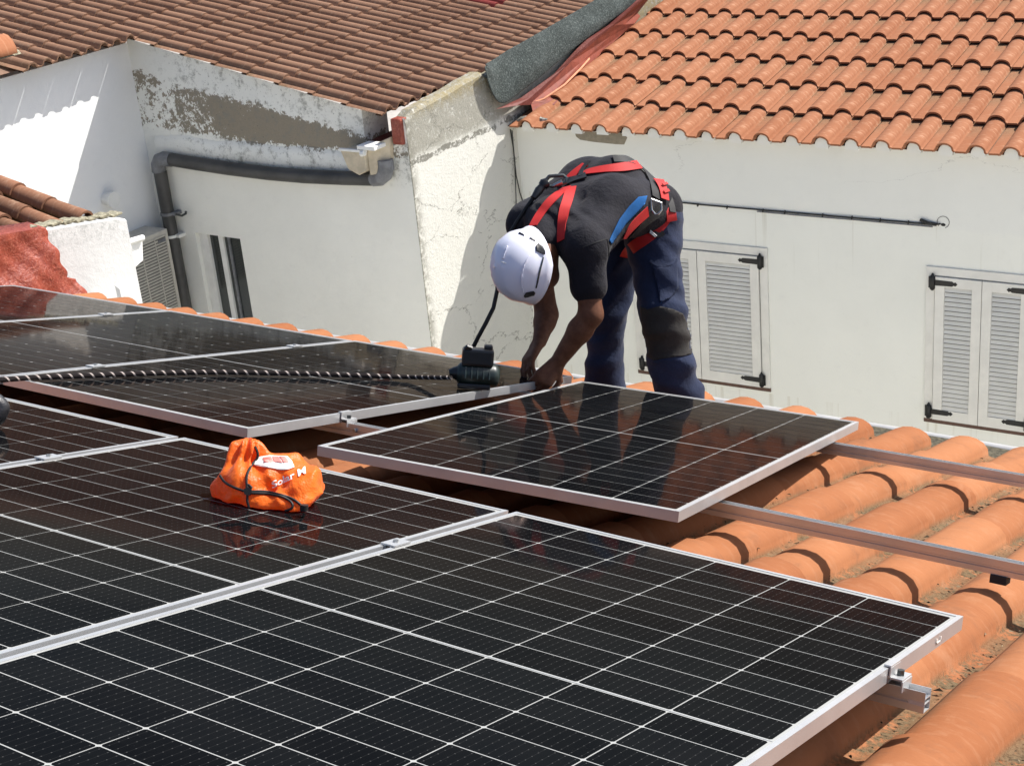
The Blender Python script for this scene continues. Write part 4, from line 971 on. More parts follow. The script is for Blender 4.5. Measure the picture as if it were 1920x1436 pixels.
    me.polygons.foreach_set('use_smooth', np.ones(len(F_), dtype=bool)); me.update(calc_edges=True); me.validate()
    return me
def bvh(me):
    return BVHTree.FromPolygons([v.co.copy() for v in me.vertices], [tuple(p.vertices) for p in me.polygons])
CV = Vector(CAM)
def cast(tree, x, y):
    d = Vector(ray(x, y)).normalized(); return tree.ray_cast(CV, d)[:2]
def resample(pts, step):
    out = [np.array(pts[0], float)]
    for a, b in zip(pts[:-1], pts[1:]):
        a = np.array(a, float); b = np.array(b, float); n_ = max(1, int(np.linalg.norm(b - a) / step))
        for i in range(1, n_ + 1): out.append(a + (b - a) * i / n_)
    return out
def smooth_pts(P_, it=2):
    P_ = [np.array(p, float) for p in P_]
    for _ in range(it): P_ = [P_[0]] + [(P_[i - 1] + 2 * P_[i] + P_[i + 1]) / 4 for i in range(1, len(P_) - 1)] + [P_[-1]]
    return P_
def on_surface(tree, line, step=5, off=0.004):
    P_, N_ = [], []
    for x, y in resample(line, step):
        p, n_ = cast(tree, x, y)
        if p is not None: P_.append(np.array(p) + np.array(n_) * off); N_.append(np.array(n_))
    return smooth_pts(P_, 3), smooth_pts(N_, 5)
def strap(name, trees, line, width, mat, parent, off=0.006, thick=0.003, step=5):
    tree = trees; P_, N_ = on_surface(tree, line, step, off)
    if len(P_) < 2: return None
    v = []; m_ = len(P_)
    for i in range(m_):
        t_ = P_[min(i + 1, m_ - 1)] - P_[max(i - 1, 0)]; t_ /= np.linalg.norm(t_) + 1e-9; n_ = N_[i] / (np.linalg.norm(N_[i]) + 1e-9); s = np.cross(t_, n_); s /= np.linalg.norm(s) + 1e-9
        w_ = width / 2
        v += [P_[i] - s * w_, P_[i] + s * w_, P_[i] + s * w_ - n_ * thick, P_[i] - s * w_ - n_ * thick]
    f = [(i * 4 + j, i * 4 + (j + 1) % 4, (i + 1) * 4 + (j + 1) % 4, (i + 1) * 4 + j) for i in range(m_ - 1) for j in range(4)] + [(3, 2, 1, 0), tuple((m_ - 1) * 4 + k for k in range(4))]
    return MB().add(v, f).build(name, mat, parent, smooth=True)
def cordline(name, tree, line, r, mat, parent, off=0.003, step=4):
    P_, N_ = on_surface(tree, line, step, off)
    return MB().tube(P_, r, 8).build(name, mat, parent, smooth=True) if len(P_) > 1 else None
def inside(x, y, poly):
    c_ = False; n_ = len(poly)
    for i in range(n_):
        x0, y0 = poly[i]; x1, y1 = poly[(i + 1) % n_]
        if (y0 > y) != (y1 > y) and x < (x1 - x0) * (y - y0) / (y1 - y0) + x0: c_ = not c_
    return c_
def patch(name, tree, poly, mat, parent, step=3.0, off=0.004):
    """cloth patch: outline points plus a grid, triangulated, laid on the surface"""
    from mathutils.geometry import delaunay_2d_cdt
    ol = resample(list(poly) + [poly[0]], step)[:-1]
    xs_ = [p[0] for p in poly]; ys_ = [p[1] for p in poly]
    pts = [Vector(p) for p in ol]; n_ = len(pts)
    y = min(ys_)
    while y < max(ys_):
        x = min(xs_)
        while x < max(xs_):
            if inside(x, y, poly): pts.append(Vector((x, y)))
            x += step
        y += step
    r = delaunay_2d_cdt(pts, [(i, (i + 1) % n_) for i in range(n_)], [tuple(range(n_))], 1, 1e-4)
    v = []; ok = []
    for p in r[0]:
        q, nn = cast(tree, p[0], p[1])
        ok.append(q is not None); v.append(np.array(q) + np.array(nn) * off if q is not None else np.zeros(3))
    f = [t_ for t_ in r[2] if all(ok[i] for i in t_)]
    f = [t_[::-1] for t_ in f]
    used = sorted({i for t_ in f for i in t_}); mp = {i: k for k, i in enumerate(used)}
    me = mesh(name, [v[i] for i in used], [tuple(mp[i] for i in t_) for t_ in f], True)
    o = link(name, me, mat, parent)
    s = o.modifiers.new('thick', 'SOLIDIFY'); s.thickness = 0.003; s.offset = 0
    return o
def wob(p, f, s=0.0): return np.sin(p[..., 0] * f + s) * np.sin(p[..., 1] * f * 1.13 + s * 2.1) * np.sin(p[..., 2] * f * 0.93 + s * 0.7)

# ------------------------------------------------------------------ the worker
J = lambda x, y, z: at(x, y, z)
pe = empty('person', rp(-0.9, 2.5, -0.13), 'worker in dark T-shirt, jeans, red harness and white helmet bending over the panels', 'person')
ankN, kneeN, hipN = J(1272, 752, 6.36), J(1243, 590, 6.27), J(1224, 452, 6.30)
ankF, kneeF, hipF = J(1131, 742, 6.72), J(1138, 590, 6.60), J(1172, 452, 6.56)
pelN, pelF = J(1226, 404, 6.30), J(1192, 384, 6.56)
midN, midF, midC = J(1150, 388, 6.12), J(1098, 352, 6.38), J(1150, 352, 6.30)
shN, shF = J(1096, 462, 5.93), J(995, 420, 6.25)
c7 = J(1040, 408, 6.08); neck2 = J(1012, 455, 5.98); headc = J(985, 497, 5.92)
elN, wrN = J(1108, 590, 5.95), J(1045, 680, 6.03)
elF, wrF = J(1025, 590, 6.27), J(1012, 640, 6.19)
# head frame: crown towards the camera-left, face to the ground
def cdir(x, y, z): q = RW @ np.array([x, y, z]); return q / np.linalg.norm(q)
hc = cdir(-0.80, 0.06, -0.52); hf = cdir(0.02, 1.0, 0.08); hf = hf - hc * (hf @ hc); hf /= np.linalg.norm(hf); hlft = np.cross(hc, hf)
HR = np.stack([hlft, hf, hc])          # rows: left, forward, up
hw = lambda l, f, u: headc + hlft * l + hf * f + hc * u
sk = []
C_ = lambda *a: sk.append(('c',) + a)
sk.append(('e', hw(0, 0.0, -0.02), (0.075, 0.095, 0.115), HR, 0.02))          # skull
sk.append(('e', hw(0, 0.045, -0.085), (0.052, 0.055, 0.065), HR, 0.025))      # jaw
sk.append(('e', hw(0, 0.102, -0.055), (0.013, 0.022, 0.022), HR, 0.012))      # nose
sk.append(('e', hw(0, 0.093, -0.092), (0.024, 0.010, 0.007), HR, 0.008)); sk.append(('e', hw(0, 0.09, -0.105), (0.022, 0.010, 0.007), HR, 0.006))
for s in (-1, 1):
    sk.append(('e', hw(0.077 * s, -0.005, -0.045), (0.010, 0.022, 0.034), HR, 0.006))   # ears
    sk.append(('e', hw(0.030 * s, 0.083, -0.035), (0.013, 0.010, 0.009), HR, 0.006))    # eyes
C_(hw(0, -0.03, -0.08), c7 + (hw(0, 0, 0) - headc), 0.058, 0.066, 0.03)
C_(c7, midC, 0.07, 0.09); C_(midC, (pelN + pelF) / 2, 0.09, 0.09); C_(c7, shN, 0.06, 0.06); C_(c7, shF, 0.06, 0.06)
C_(pelN, hipN, 0.07, 0.07); C_(pelF, hipF, 0.07, 0.07); C_(hipN, kneeN, 0.075, 0.05); C_(hipF, kneeF, 0.075, 0.05); C_(kneeN, ankN, 0.05, 0.04); C_(kneeF, ankF, 0.05, 0.04)
# arms: tapered, with forearm muscle
C_(shN, elN, 0.058, 0.045, 0.02); fm_ = elN * 0.68 + wrN * 0.32; C_(elN, fm_, 0.046, 0.047, 0.02); C_(fm_, wrN, 0.047, 0.030, 0.02)
C_(shF, elF, 0.056, 0.046, 0.02); fm_ = elF * 0.7 + wrF * 0.3; C_(elF, fm_, 0.045, 0.042, 0.02); C_(fm_, wrF, 0.042, 0.029, 0.02)
def hand(wr, palm_dir, back_n, curl, spread, sc=1.0, thumb_side=1):
    """palm, four bent fingers of their own lengths and a thumb leaving the palm's side"""
    d = palm_dir / np.linalg.norm(palm_dir); n_ = back_n - d * (back_n @ d); n_ /= np.linalg.norm(n_); s = np.cross(d, n_) * thumb_side
    kn = []
    for i, off in enumerate((0.030, 0.010, -0.011, -0.030)):
        base = wr + d * 0.018 + s * off * 0.55; k0 = wr + d * (0.092 - abs(off - 0.008) * 0.25) * sc + s * off
        C_(base, k0, 0.017, 0.0145, 0.012)
        L_ = (0.040, 0.045, 0.041, 0.032)[i] * sc
        p0 = k0; a = curl[i]; dd = d
        for seg, fr_ in enumerate((1.0, 0.68, 0.55)):
            ang = a * (0.75, 1.15, 0.8)[seg]
            dd = dd * math.cos(ang) - n_ * math.sin(ang); nn_ = n_
            n2 = np.cross(s * thumb_side, dd); 
            p1 = p0 + (dd + s * spread * (1.5 - i) * 0.06) * L_ * fr_
            r0_ = (0.0105, 0.0095, 0.0085)[seg]; C_(p0, p1, r0_, r0_ - 0.001, 0.004)
            p0 = p1
            n_l = n_
    tb = wr + d * 0.025 + s * 0.026; t1 = tb + (d * 0.55 + s * 0.75 - n_ * 0.25) / 1.0 * 0.040; t2 = t1 + (d * 0.85 + s * 0.1 - n_ * 0.45) * 0.034; t3 = t2 + (d * 0.8 - s * 0.25 - n_ * 0.5) * 0.026
    C_(wr + s * 0.01, tb, 0.02, 0.016, 0.01); C_(tb, t1, 0.0155, 0.012, 0.006); C_(t1, t2, 0.012, 0.0105, 0.004); C_(t2, t3, 0.0105, 0.009, 0.004)
hN = J(1018, 712, 6.02); hand(wrN, hN - wrN, cdir(0.35, -0.35, -0.85), (0.55, 0.7, 0.75, 0.8), 0.6, 1.0, -1)
hF = J(990, 676, 6.15); hand(wrF, hF - wrF, cdir(-0.85, -0.25, -0.45), (0.45, 0.5, 0.55, 0.6), 0.6, 1.08, 1)
body = sdf_mesh('body', sk, 0.006, 0.03)
link('body', body, M['skin'], pe)
# shirt
def folds(p):
    q = p @ np.array([[0.9, 0.3, 0.1], [-0.3, 0.85, 0.35], [0.0, -0.4, 0.9]])
    cr_ = np.exp(-(np.linalg.norm(p - (c7 * 0.6 + shN * 0.4), axis=1) / 0.13) ** 2)
    return 0.006 * cr_ * np.sin(p @ np.array([60., 35., 95.]) + 2 * np.sin(p[:, 1] * 30)) + 0.0045 * np.sin(q[:, 0] * 38 + 2.4 * np.sin(q[:, 2] * 9) + 1.7 * np.sin(q[:, 1] * 11)) * (0.5 + 0.5 * np.sin(q[:, 1] * 7 + q[:, 2] * 8)) + 0.004 * wob(p, 27, 1.0)
sh = [('c', pelN + np.array([0, 0, 0.02]), midN, 0.118, 0.118), ('c', pelF + np.array([0, 0, 0.02]), midF, 0.112, 0.112), ('c', (pelN + pelF) / 2, midC, 0.125, 0.122), ('c', midC, c7 + np.array([0, 0, -0.015]), 0.122, 0.075),
      ('c', midN, shN, 0.118, 0.088), ('c', midF, shF, 0.112, 0.086), ('c', c7, shN, 0.078, 0.078), ('c', c7, shF, 0.078, 0.076), ('c', c7, neck2, 0.076, 0.070, 0.02)]
slN = shN + (elN - shN) * 0.56; slF = shF + (elF - shF) * 0.5
sh += [('c', shN, slN, 0.080, 0.074, 0.03), ('c', shF, slF, 0.078, 0.070, 0.03)]
dN = (elN - shN) / np.linalg.norm(elN - shN)
shirt = sdf_mesh('shirt', sh, 0.008, 0.05, folds); link('shirt', shirt, M['shirt'], pe)
# trousers
def jfolds(p):
    return 0.010 * (np.abs(np.sin(p[:, 2] * 27 + 2.2 * np.sin(p[:, 0] * 9 + p[:, 1] * 8))) ** 0.6 - 0.7) * (0.3 + 0.7 * np.sin(p[:, 2] * 5 + 1.0) ** 2) + 0.004 * np.sin(p[:, 2] * 62 + 3.0 * np.sin(p[:, 0] * 13 + p[:, 1] * 10) + 2 * np.sin(p[:, 1] * 23)) * (0.35 + 0.65 * np.sin(p[:, 2] * 7.5 + 2.2 * p[:, 0]) ** 2) + 0.005 * wob(p, 24, 0.3)
tr = [('c', pelN, pelF, 0.116, 0.112), ('c', pelN, hipN, 0.112, 0.112), ('c', pelF, hipF, 0.108, 0.104), ('c', hipN, kneeN, 0.106, 0.092), ('c', kneeN, kneeN * 0.4 + ankN * 0.6, 0.094, 0.090), ('c', kneeN * 0.4 + ankN * 0.6, ankN, 0.090, 0.084),
      ('c', hipF, kneeF, 0.104, 0.080), ('c', kneeF, kneeF * 0.35 + ankF * 0.65, 0.080, 0.078), ('c', kneeF * 0.35 + ankF * 0.65, ankF, 0.078, 0.092)]
# bunched hems over the boots
tr += [('e', ankN + RW @ np.array([0.045, -0.03, -0.01]), (0.062, 0.07, 0.05), np.eye(3)), ('e', ankF + RW @ np.array([0.035, -0.035, -0.02]), (0.058, 0.06, 0.045), np.eye(3))]
trou = sdf_mesh('trousers', tr, 0.008, 0.035, jfolds); link('trousers', trou, M['jeans'], pe)
toe = cdir(-0.75, 0.25, -0.6); toe[2] = -0.1; toe /= np.linalg.norm(toe)
for a_ in (ankN, ankF):
    gz = a_ + np.array([0, 0, -0.06]); link('boot', sdf_mesh('boot', [('c', gz - toe * 0.05, gz + toe * 0.13, 0.045, 0.040), ('c', a_, gz, 0.05, 0.05)], 0.010, 0.03), M['boot'], pe)
tS, tT = bvh(shirt), bvh(trou)
# helmet: shell with a lip, ridges, vents and lamp clips
hn = 40; rings = []; v = []; f = []
nr = 16
for i in range(nr + 1):
    th = (math.pi * 0.56) * i / nr
    for k in range(hn):
        ph = 2 * math.pi * k / hn
        l = math.cos(ph); fw_ = math.sin(ph)
        rl_, rf_ = 0.118, 0.142
        e = 1.0
        rid = 0.004 * math.exp(-((abs(l * math.sin(th)) - 0.33) / 0.05) ** 2) * (1 if 0.25 < th < 1.35 else 0)
        lipo = 0.010 * max(0, (i - nr + 2)) / 2
        if i == nr: lipo += 0.004
        x = (rl_ + rid + lipo) * math.sin(th) * l; y_ = (rf_ + rid + lipo) * math.sin(th) * fw_; z_ = 0.135 * math.cos(th) + 0.01 + rid
        if i >= nr - 1: z_ -= 0.010 * (1 - abs(fw_)) * (i - nr + 2)
        v.append(hw(x, y_ + 0.003, z_ - 0.005))
for i in range(nr):
    for k in range(hn): f.append((i * hn + k, (i + 1) * hn + k, (i + 1) * hn + (k + 1) % hn, i * hn + (k + 1) % hn))
hm = MB().add(v, f); helm = hm.build('helmet', M['helmet'], pe, smooth=True)
for p in helm.data.polygons: p.use_smooth = True
hmme = helm.data.copy()
q = helm.modifiers.new('thick', 'SOLIDIFY'); q.thickness = 0.006; q.offset = -1
tH = bvh(hmme)
patch('lamp_clip', tH, [(1004, 462), (1009, 457), (1016, 462), (1022, 472), (1021, 478), (1013, 475), (1005, 471)], M['device_black'], helm, 2, 0.004)
patch('lamp_clip', tH, [(982, 554), (986, 548), (1000, 545), (1003, 548), (1001, 553), (984, 557)], M['device_black'], helm, 2, 0.004)
patch('vent_slot', tH, [(972, 438), (974, 436), (982, 440), (983, 443)], M['device_black'], helm, 2, 0.0015); patch('vent_slot', tH, [(992, 447), (995, 446), (1004, 451), (1003, 453)], M['device_black'], helm, 2, 0.0015)
patch('rim_groove', tH, [(1018, 482), (1020, 482), (1013, 510), (1006, 540), (1004, 540), (1010, 510)], M['dark_steel'], helm, 2, 0.0015)
patch('shell_ridge', tH, [(990, 482), (993, 479), (984, 497), (979, 515), (979, 535), (983, 548), (980, 547), (976, 533), (976, 514), (982, 496)], M['helmet'], helm, 2, 0.004)
patch('shell_ridge', tH, [(951, 462), (953, 462), (945, 486), (942, 486)], M['helmet'], helm, 2, 0.004); patch('shell_print', tH, [(940, 490), (949, 493), (949, 495), (941, 492)], M['print_white'], helm, 1.5, 0.001)
# clothing details
patch('blue_panel', tS, [(1141, 452), (1146, 440), (1160, 412), (1178, 388), (1196, 370), (1212, 368), (1208, 382), (1192, 400), (1172, 420), (1158, 440), (1145, 458)], M['blue_cloth'], pe, 3, 0.004)
strap('sleeve_seam', tS, [(1092, 464), (1112, 456), (1138, 448)], 0.005, M['strap_black'], pe, 0.003, 0.002)
strap('sleeve_seam', tS, [(1138, 448), (1141, 465), (1141, 485)], 0.005, M['strap_black'], pe, 0.003, 0.002)
patch('knee_patch', tT, [(1200, 574), (1214, 580), (1236, 574), (1262, 580), (1280, 588), (1290, 612), (1297, 648), (1296, 664), (1280, 668), (1262, 670), (1244, 672), (1226, 676), (1214, 668), (1206, 625)], M['knee'], pe, 4, 0.0015)
patch('cargo_pocket', tT, [(1222, 490), (1240, 502), (1266, 488), (1270, 540), (1256, 560), (1238, 568), (1232, 535)], M['jeans'], pe, 4, 0.007)
strap('pocket_flap', tT, [(1220, 490), (1232, 500), (1250, 499), (1266, 489)], 0.012, M['jeans'], pe, 0.011, 0.004)
for ln in ([(1232, 505), (1234, 540), (1240, 568)],): strap('trouser_seam', tT, ln, 0.004, M['blue_cloth'], pe, 0.002, 0.002)
# harness: shoulder webbing, back pad, hip straps, buckles
hz = MB()
strap('harness_strap', tS, [(1000, 425), (1012, 404), (1030, 380), (1052, 360), (1064, 352)], 0.040, M['strap_red'], pe)
strap('harness_strap', tS, [(1053, 452), (1054, 425), (1058, 395), (1066, 368), (1072, 352)], 0.040, M['strap_red'], pe)
strap('harness_strap', tS, [(1066, 338), (1078, 325), (1098, 310)], 0.040, M['strap_red'], pe)
strap('harness_strap', tS, [(1084, 334), (1100, 325), (1130, 320), (1165, 316), (1196, 311)], 0.042, M['strap_red'], pe, 0.010)
strap('back_pad', tS, [(1052, 348), (1068, 343), (1084, 338), (1100, 332)], 0.05, M['strap_black'], pe, 0.012, 0.006)
strap('harness_strap', tS, [(1090, 334), (1094, 318), (1106, 306)], 0.02, M['strap_black'], pe, 0.012)
strap('harness_strap', tS, [(1150, 300), (1175, 300), (1198, 308), (1215, 324), (1226, 345), (1228, 372)], 0.045, M['strap_black'], pe, 0.008)
strap('harness_strap', tS, [(1226, 326), (1234, 342), (1241, 358), (1243, 376)], 0.045, M['strap_red'], pe, 0.014)
strap('harness_strap', tS, [(1212, 396), (1196, 410), (1180, 426), (1168, 446)], 0.045, M['strap_red'], pe, 0.010)
strap('harness_strap', tS, [(1238, 392), (1220, 405), (1206, 418), (1190, 434), (1172, 456)], 0.05, M['strap_black'], pe, 0.009)
strap('harness_strap', tT, [(1254, 398), (1246, 412), (1234, 428), (1222, 440), (1205, 452), (1186, 464), (1172, 482)], 0.046, M['strap_red'], pe, 0.008)
strap('harness_strap', tT, [(1252, 382), (1256, 398), (1258, 414)], 0.045, M['strap_red'], pe, 0.012)
strap('harness_strap', tT, [(1248, 366), (1256, 384), (1258, 400)], 0.03, M['strap_black'], pe, 0.014)
strap('harness_strap', tT, [(1226, 438), (1236, 446), (1243, 436)], 0.02, M['strap_black'], pe, 0.014)
for ln in ([(1238, 352), (1247, 350)], [(1240, 364), (1249, 361)]): strap('webbing_loop', tS, ln, 0.012, M['strap_red'], pe, 0.020, 0.003)
def loop(pts, z, r, mat, name, par):
    P_ = [J(x, y, z) for x, y in pts]; return MB().tube(P_ + [P_[0], P_[1]], r, 8, caps=False).build(name, M[mat], par, smooth=True)
q_, _n = cast(tS, 1226, 385)
zd = proj(np.array(q_))[2] - 0.03 if q_ is not None else 6.1
loop([(1221, 374), (1240, 381), (1240, 394), (1234, 402), (1228, 402), (1222, 394)], zd, 0.005, 'steel', 'd_ring', pe)
q_, _n = cast(tT, 1226, 436); zd = proj(np.array(q_))[2] - 0.02 if q_ is not None else 6.1
loop([(1219, 433), (1231, 443), (1229, 445), (1218, 436)], zd, 0.004, 'steel', 'buckle', pe)
# snap hook and lanyard at the back of the harness
q_, _n = cast(tS, 1064, 352); zc = proj(np.array(q_))[2] - 0.025 if q_ is not None else 6.0
loop([(1022, 340), (1030, 331), (1056, 329), (1062, 334), (1061, 342), (1050, 346), (1036, 350), (1026, 348)], zc, 0.0075, 'dark_steel', 'snap_hook', pe)
MB().tube([J(1037, 349, zc), J(1054, 341, zc - 0.01)], [0.007, 0.009], 10).build('hook_gate', M['steel'], pe, smooth=True)
MB().tube([J(1017, 350, zc), J(1021, 345, zc), J(1027, 341, zc)], [0.02, 0.024, 0.018], 10).build('swivel', M['device_black'], pe, smooth=True)
lyd = [J(1020, 346, zc), J(1010, 358, zc - 0.01), J(1000, 372, zc - 0.02), J(988, 388, 5.98), J(972, 412, 5.90), J(955, 440, 5.84), J(938, 470, 5.80), J(930, 505, 5.83), J(937, 546, 5.95), J(926, 580, 6.0), J(912, 604, 6.02), J(896, 632, 6.05), J(880, 666, 6.07)]
lz = [proj(p)[2] for p in lyd]
# the lanyard hangs behind the helmet
for i in range(3, 9):
    x, y, z = proj(lyd[i]); lyd[i] = J(x + (0 if i > 7 else 0), y, 6.13)
lan = MB().tube([Vector(p) for p in smooth_pts(lyd, 1)], 0.0085, 10).build('lanyard', M['cord'], None, smooth=True)
tagall(lan, 'thin black lanyard running from the harness hook behind the helmet down to the rope grab', 'lanyard')
MB().tube([lyd[0], lyd[1], lyd[2]], [0.014, 0.018, 0.012], 10).build('lanyard_sleeve', M['device_black'], lan, smooth=True)

# ------------------------------------------------------------------ rope grab block and safety rope on the panels
PE = np.array([0, 0.008, 0])
gb = onroof(893, 728, -0.005)
gr_ = empty('rope_grab', gb, 'dark green and black rope grab block at the end of the speckled rope', 'rope grab')
gx1 = cdir(1, 0.02, 0.05); gx1 = gx1 - EH * (gx1 @ EH); gx1 /= np.linalg.norm(gx1); gy1 = np.cross(EH, gx1)
Mg = frame_mat(gb + EH * 0.0, gx1, gy1, EH)
g = lambda x, y, z: Mg @ Vector((x, y, z))
MB().tube([g(-0.075, 0, 0.052), g(-0.066, 0, 0.052), g(-0.055, 0, 0.052), g(0.06, 0, 0.052), g(0.075, 0, 0.052), g(0.083, 0, 0.052)], [0.030, 0.040, 0.043, 0.045, 0.038, 0.022], 18).build('drum', M['device'], gr_, smooth=True)
MB().box((-0.062, -0.036, 0.086), (0.056, 0.036, 0.150), Mg).build('housing', M['device_black'], gr_, bevel=0.010)
MB().box((0.018, -0.022, 0.148), (0.050, 0.022, 0.166), Mg).build('cap', M['device_black'], gr_, bevel=0.006)
MB().tube([g(-0.05, -0.03, 0.150), g(-0.045, -0.035, 0.158), g(-0.03, -0.03, 0.152)], 0.010, 8).build('eyelet', M['device_black'], gr_, smooth=True)
MB().box((-0.072, -0.045, 0.001), (0.05, 0.045, 0.022), Mg).build('foot', M['device_black'], gr_, bevel=0.006)
MB().tube([g(-0.105, 0, 0.05), g(-0.09, 0, 0.052), g(-0.07, 0, 0.052)], [0.014, 0.022, 0.030], 12).build('rope_inlet', M['device_black'], gr_, smooth=True)
for k in range(5): MB().tube([g(-0.045 + 0.022 * k, -0.030, 0.082), g(-0.045 + 0.022 * k, -0.044, 0.06), g(-0.045 + 0.022 * k, -0.046, 0.042)], 0.004, 6).build('rib', M['device'], gr_, smooth=True)
rl_px = [(-60, 706), (0, 703), (40, 699.5), (90, 697.5), (140, 696), (200, 694), (260, 692), (330, 690.5), (400, 690), (440, 690.5), (500, 692), (560, 693.5), (620, 695.5), (680, 698), (740, 700.5), (800, 702.5), (846, 703.5)]
rpts = []
for x, y in resample(rl_px, 12):
    hh_ = 0.012 if x < 770 else 0.012 + 0.04 * (x - 770) / 80
    q = onroof(x, y, hh_); 
    if q[0] < 0: q = q + EH * 0.008 * q[0]
    rpts.append(q)
RR = 0.0092
nseg = 12; rp2 = smooth_pts(rpts, 2)
rope = MB().tube(rp2, [RR if i < len(rp2) - 8 else RR * 0.9 for i in range(len(rp2))], nseg)
rme = mesh('safety_rope', rope.v, rope.f, True)
uv = rme.uv_layers.new(name='UVMap'); cum = [0.0]
for a_, b_ in zip(rp2[:-1], rp2[1:]): cum.append(cum[-1] + np.linalg.norm(b_ - a_))
for p in rme.polygons:
    vs = list(p.vertices)
    for li, vi in zip(p.loop_indices, vs):
        r_, k_ = divmod(vi, nseg)
        ks = [q % nseg for q in vs]
        kk_ = k_ + (nseg if (max(ks) == nseg - 1 and min(ks) == 0 and k_ == 0) else 0)
        uv.data[li].uv = (cum[min(r_, len(cum) - 1)], kk_ / nseg)
t = NT('black rope with white flecks'); uvn = t.n('ShaderNodeTexCoord').outputs['UV']; u_, v_, _ = t.sep(uvn)
ph = t.math('FRACT', t.math('SUBTRACT', t.math('MULTIPLY', u_, 26.0), v_))
fl_ = t.math('LESS_THAN', t.math('ABSOLUTE', t.math('SUBTRACT', ph, 0.5)), 0.095)
st = t.math('FRACT', t.math('ADD', t.math('MULTIPLY', u_, 104.0), t.math('MULTIPLY', v_, 6.0)))
t.set(t.mix(fl_, (0.016, 0.013, 0.013), (0.36, 0.31, 0.28)), 0.85, spec=0.08); t.bump(st, 0.5, 0.003); M['rope'] = t.m
ro = link('safety_rope', rme, M['rope']); tagall(ro, 'black safety rope with white flecks lying across the panels to the rope grab', 'rope')

# ------------------------------------------------------------------ orange drawstring bag
bz = lambda x, y, h: onroof(x, y, h)
B0 = onroof(505, 945, -0.004)
bagE = empty('drawstring_bag', B0, 'crumpled orange drawstring bag with white lettering lying on a foreground panel', 'bag')
zb_ = proj(B0)[2]
bp = lambda x, y, dz: at(x, y, zb_ + dz)
bgs = [('c', bp(470, 912, 0.02), bp(560, 912, 0.04), 0.060, 0.050, 0.05), ('c', bp(545, 894, 0.05), bp(574, 908, 0.0), 0.046, 0.036, 0.04),
       ('c', bp(500, 886, 0.06), bp(552, 882, 0.08), 0.040, 0.030, 0.04),
       ('c', bp(450, 905, 0.02), bp(458, 858, 0.04), 0.046, 0.026, 0.04), ('c', bp(458, 858, 0.04), bp(464, 846, 0.04), 0.024, 0.034, 0.02),
       ('c', bp(420, 915, 0.03), bp(470, 928, 0.0), 0.028, 0.042, 0.035), ('c', bp(478, 940, -0.03), bp(548, 950, -0.05), 0.026, 0.022, 0.02), ('c', bp(560, 925, -0.02), bp(588, 900, 0.02), 0.034, 0.022, 0.03)]
def crumple(p):
    q = p * 1.0
    r1_ = np.abs(np.sin(q[:, 0] * 31 + 2.5 * np.sin(q[:, 2] * 24) + 1.3)) ; r2_ = np.abs(np.sin(q[:, 2] * 37 + 2.2 * np.sin(q[:, 0] * 27 + q[:, 1] * 19)))
    nk = bp(460, 856, 0.04); ax_ = (bp(464, 846, 0.04) - bp(455, 905, 0.02)); ax_ = ax_ / np.linalg.norm(ax_); e1 = np.cross(ax_, [0, 1.0, 0]); e1 /= np.linalg.norm(e1); e2 = np.cross(ax_, e1)
    d_ = q - nk; dist_ = np.linalg.norm(d_, axis=1); ang_ = np.arctan2(d_ @ e2, d_ @ e1); rad_ = 0.0085 * np.sin(ang_ * 9 + 1.5 * np.sin(ang_ * 2)) * np.exp(-(dist_ / 0.075) ** 2)
    return rad_ + 0.006 * (r1_ - 0.6) + 0.006 * (r2_ - 0.6) + 0.006 * wob(p, 40, 0.4) + 0.003 * wob(p, 90, 2.0)
def flat(G): return -(G @ EH + 0.002 + 0.0) - 0.0 * G[..., 0] + 0.008 * np.minimum(G[..., 0], 0) * 1.0
bag = sdf_mesh('bag', bgs, 0.0045, 0.035, crumple, cut=lambda G: -(G @ EH - 0.0) + 0.0015 + 0.008 * np.minimum(G[..., 0], 0))
bo = link('bag_body', bag, M['bag'], bagE); tB = bvh(bag)
patch('logo_ground', tB, [(484, 857), (500, 855), (538, 857), (547, 867), (552, 877), (541, 881), (528, 882), (505, 878), (479, 874), (476, 868)], M['print_white'], bo, 2.5, 0.0025)
for poly in ([(494, 859), (509, 858), (513, 869), (497, 869)], [(511, 858), (523, 858), (530, 870), (515, 869)], [(525, 858), (535, 859), (541, 869), (532, 870)]): patch('logo_square', tB, poly, M['print_pink'], bo, 2, 0.004)
cu = bpy.data.curves.new('lettering', 'FONT'); cu.body = 'Solar M'; cu.size = 1.0; cu.offset = 0.022
tmp = bpy.data.objects.new('lettering', cu); COL.objects.link(tmp); dg = bpy.context.evaluated_depsgraph_get()
tm = bpy.data.meshes.new_from_object(tmp.evaluated_get(dg)); bpy.data.objects.remove(tmp); bpy.data.curves.remove(cu)
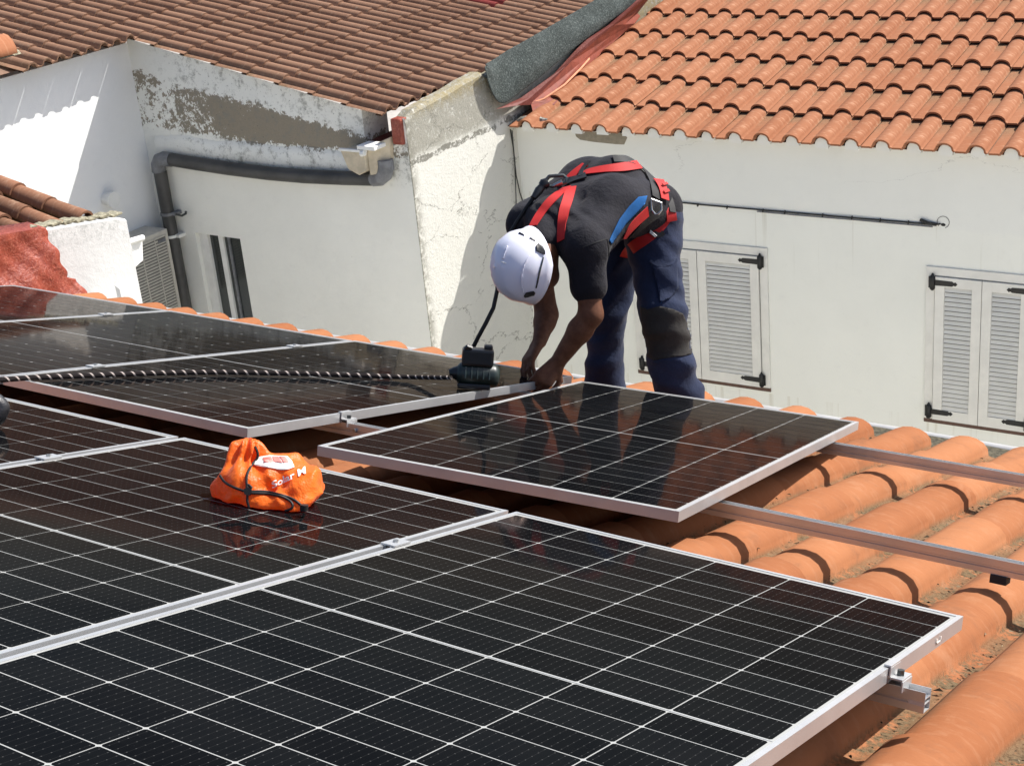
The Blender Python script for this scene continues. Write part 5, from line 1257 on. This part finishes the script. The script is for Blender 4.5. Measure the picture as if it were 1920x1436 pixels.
bm = bmesh.new(); bm.from_mesh(tm); bmesh.ops.subdivide_edges(bm, edges=[e for e in bm.edges if e.calc_length() > 0.12], cuts=2, use_grid_fill=True); bmesh.ops.triangulate(bm, faces=bm.faces)
wmax = max(v.co.x for v in bm.verts)
bad = []
for vtx in bm.verts:
    s = vtx.co.x / wmax; hgt = vtx.co.y
    x = 511 + 63 * s + hgt * -3.0; y = 915 - 27 * s - hgt * 17.5
    p, n_ = cast(tB, x, y)
    if p is None: bad.append(vtx)
    else: vtx.co = p + n_ * 0.0028
bmesh.ops.delete(bm, geom=bad, context='VERTS'); bm.to_mesh(tm); bm.free()
tm.materials.clear(); link('lettering', tm, M['print_white'], bo)
for ln in ([(479, 838), (484, 850), (481, 862), (470, 876), (463, 890), (462, 905), (466, 920)], [(414, 892), (420, 902), (436, 912), (455, 920), (468, 923)], [(468, 922), (490, 922), (520, 927), (545, 934), (562, 944), (570, 955)], [(472, 925), (500, 927), (530, 932), (548, 942), (552, 951), (545, 955), (530, 957)], [(465, 925), (464, 938), (468, 950)], [(466, 922), (462, 915), (464, 905), (472, 916)]):
    cordline('cord', tB, ln, 0.0032, M['cord'], bo)
for x, y in ((466, 922), (570, 957)):
    p, n_ = cast(tB, x, y)
    if p is None: p = Vector(onroof(x, y, 0.012)); n_ = Vector(EH)
    MB().tube([p, p + n_ * 0.014], 0.010, 10).build('cord_lock', M['cord'], bo, smooth=True)

# ------------------------------------------------------------------ small black bag at the left edge
bb = onroof(-8, 792, 0.0) + EH * -0.013 + EA * 0.03
bk = [('c', bb + EH * 0.035 - EA * 0.03, bb + EH * 0.035 - EA * 0.12, 0.034, 0.034), ('c', bb + EH * 0.07 - EA * 0.03, bb + EH * 0.07 - EA * 0.12, 0.03, 0.03)]
bk_ = link('black_bag', sdf_mesh('black_bag', bk, 0.006, 0.02, lambda p: 0.004 * wob(p, 60, 1) + 0.003 * np.sin(p[:, 2] * 90)), fabric('black shiny nylon', (0.012, 0.012, 0.015), 0.4, 0.5, fold=1.2, bump=0.6))
tagall(bk_, 'small black bag standing on the panel at the very left edge', 'bag')
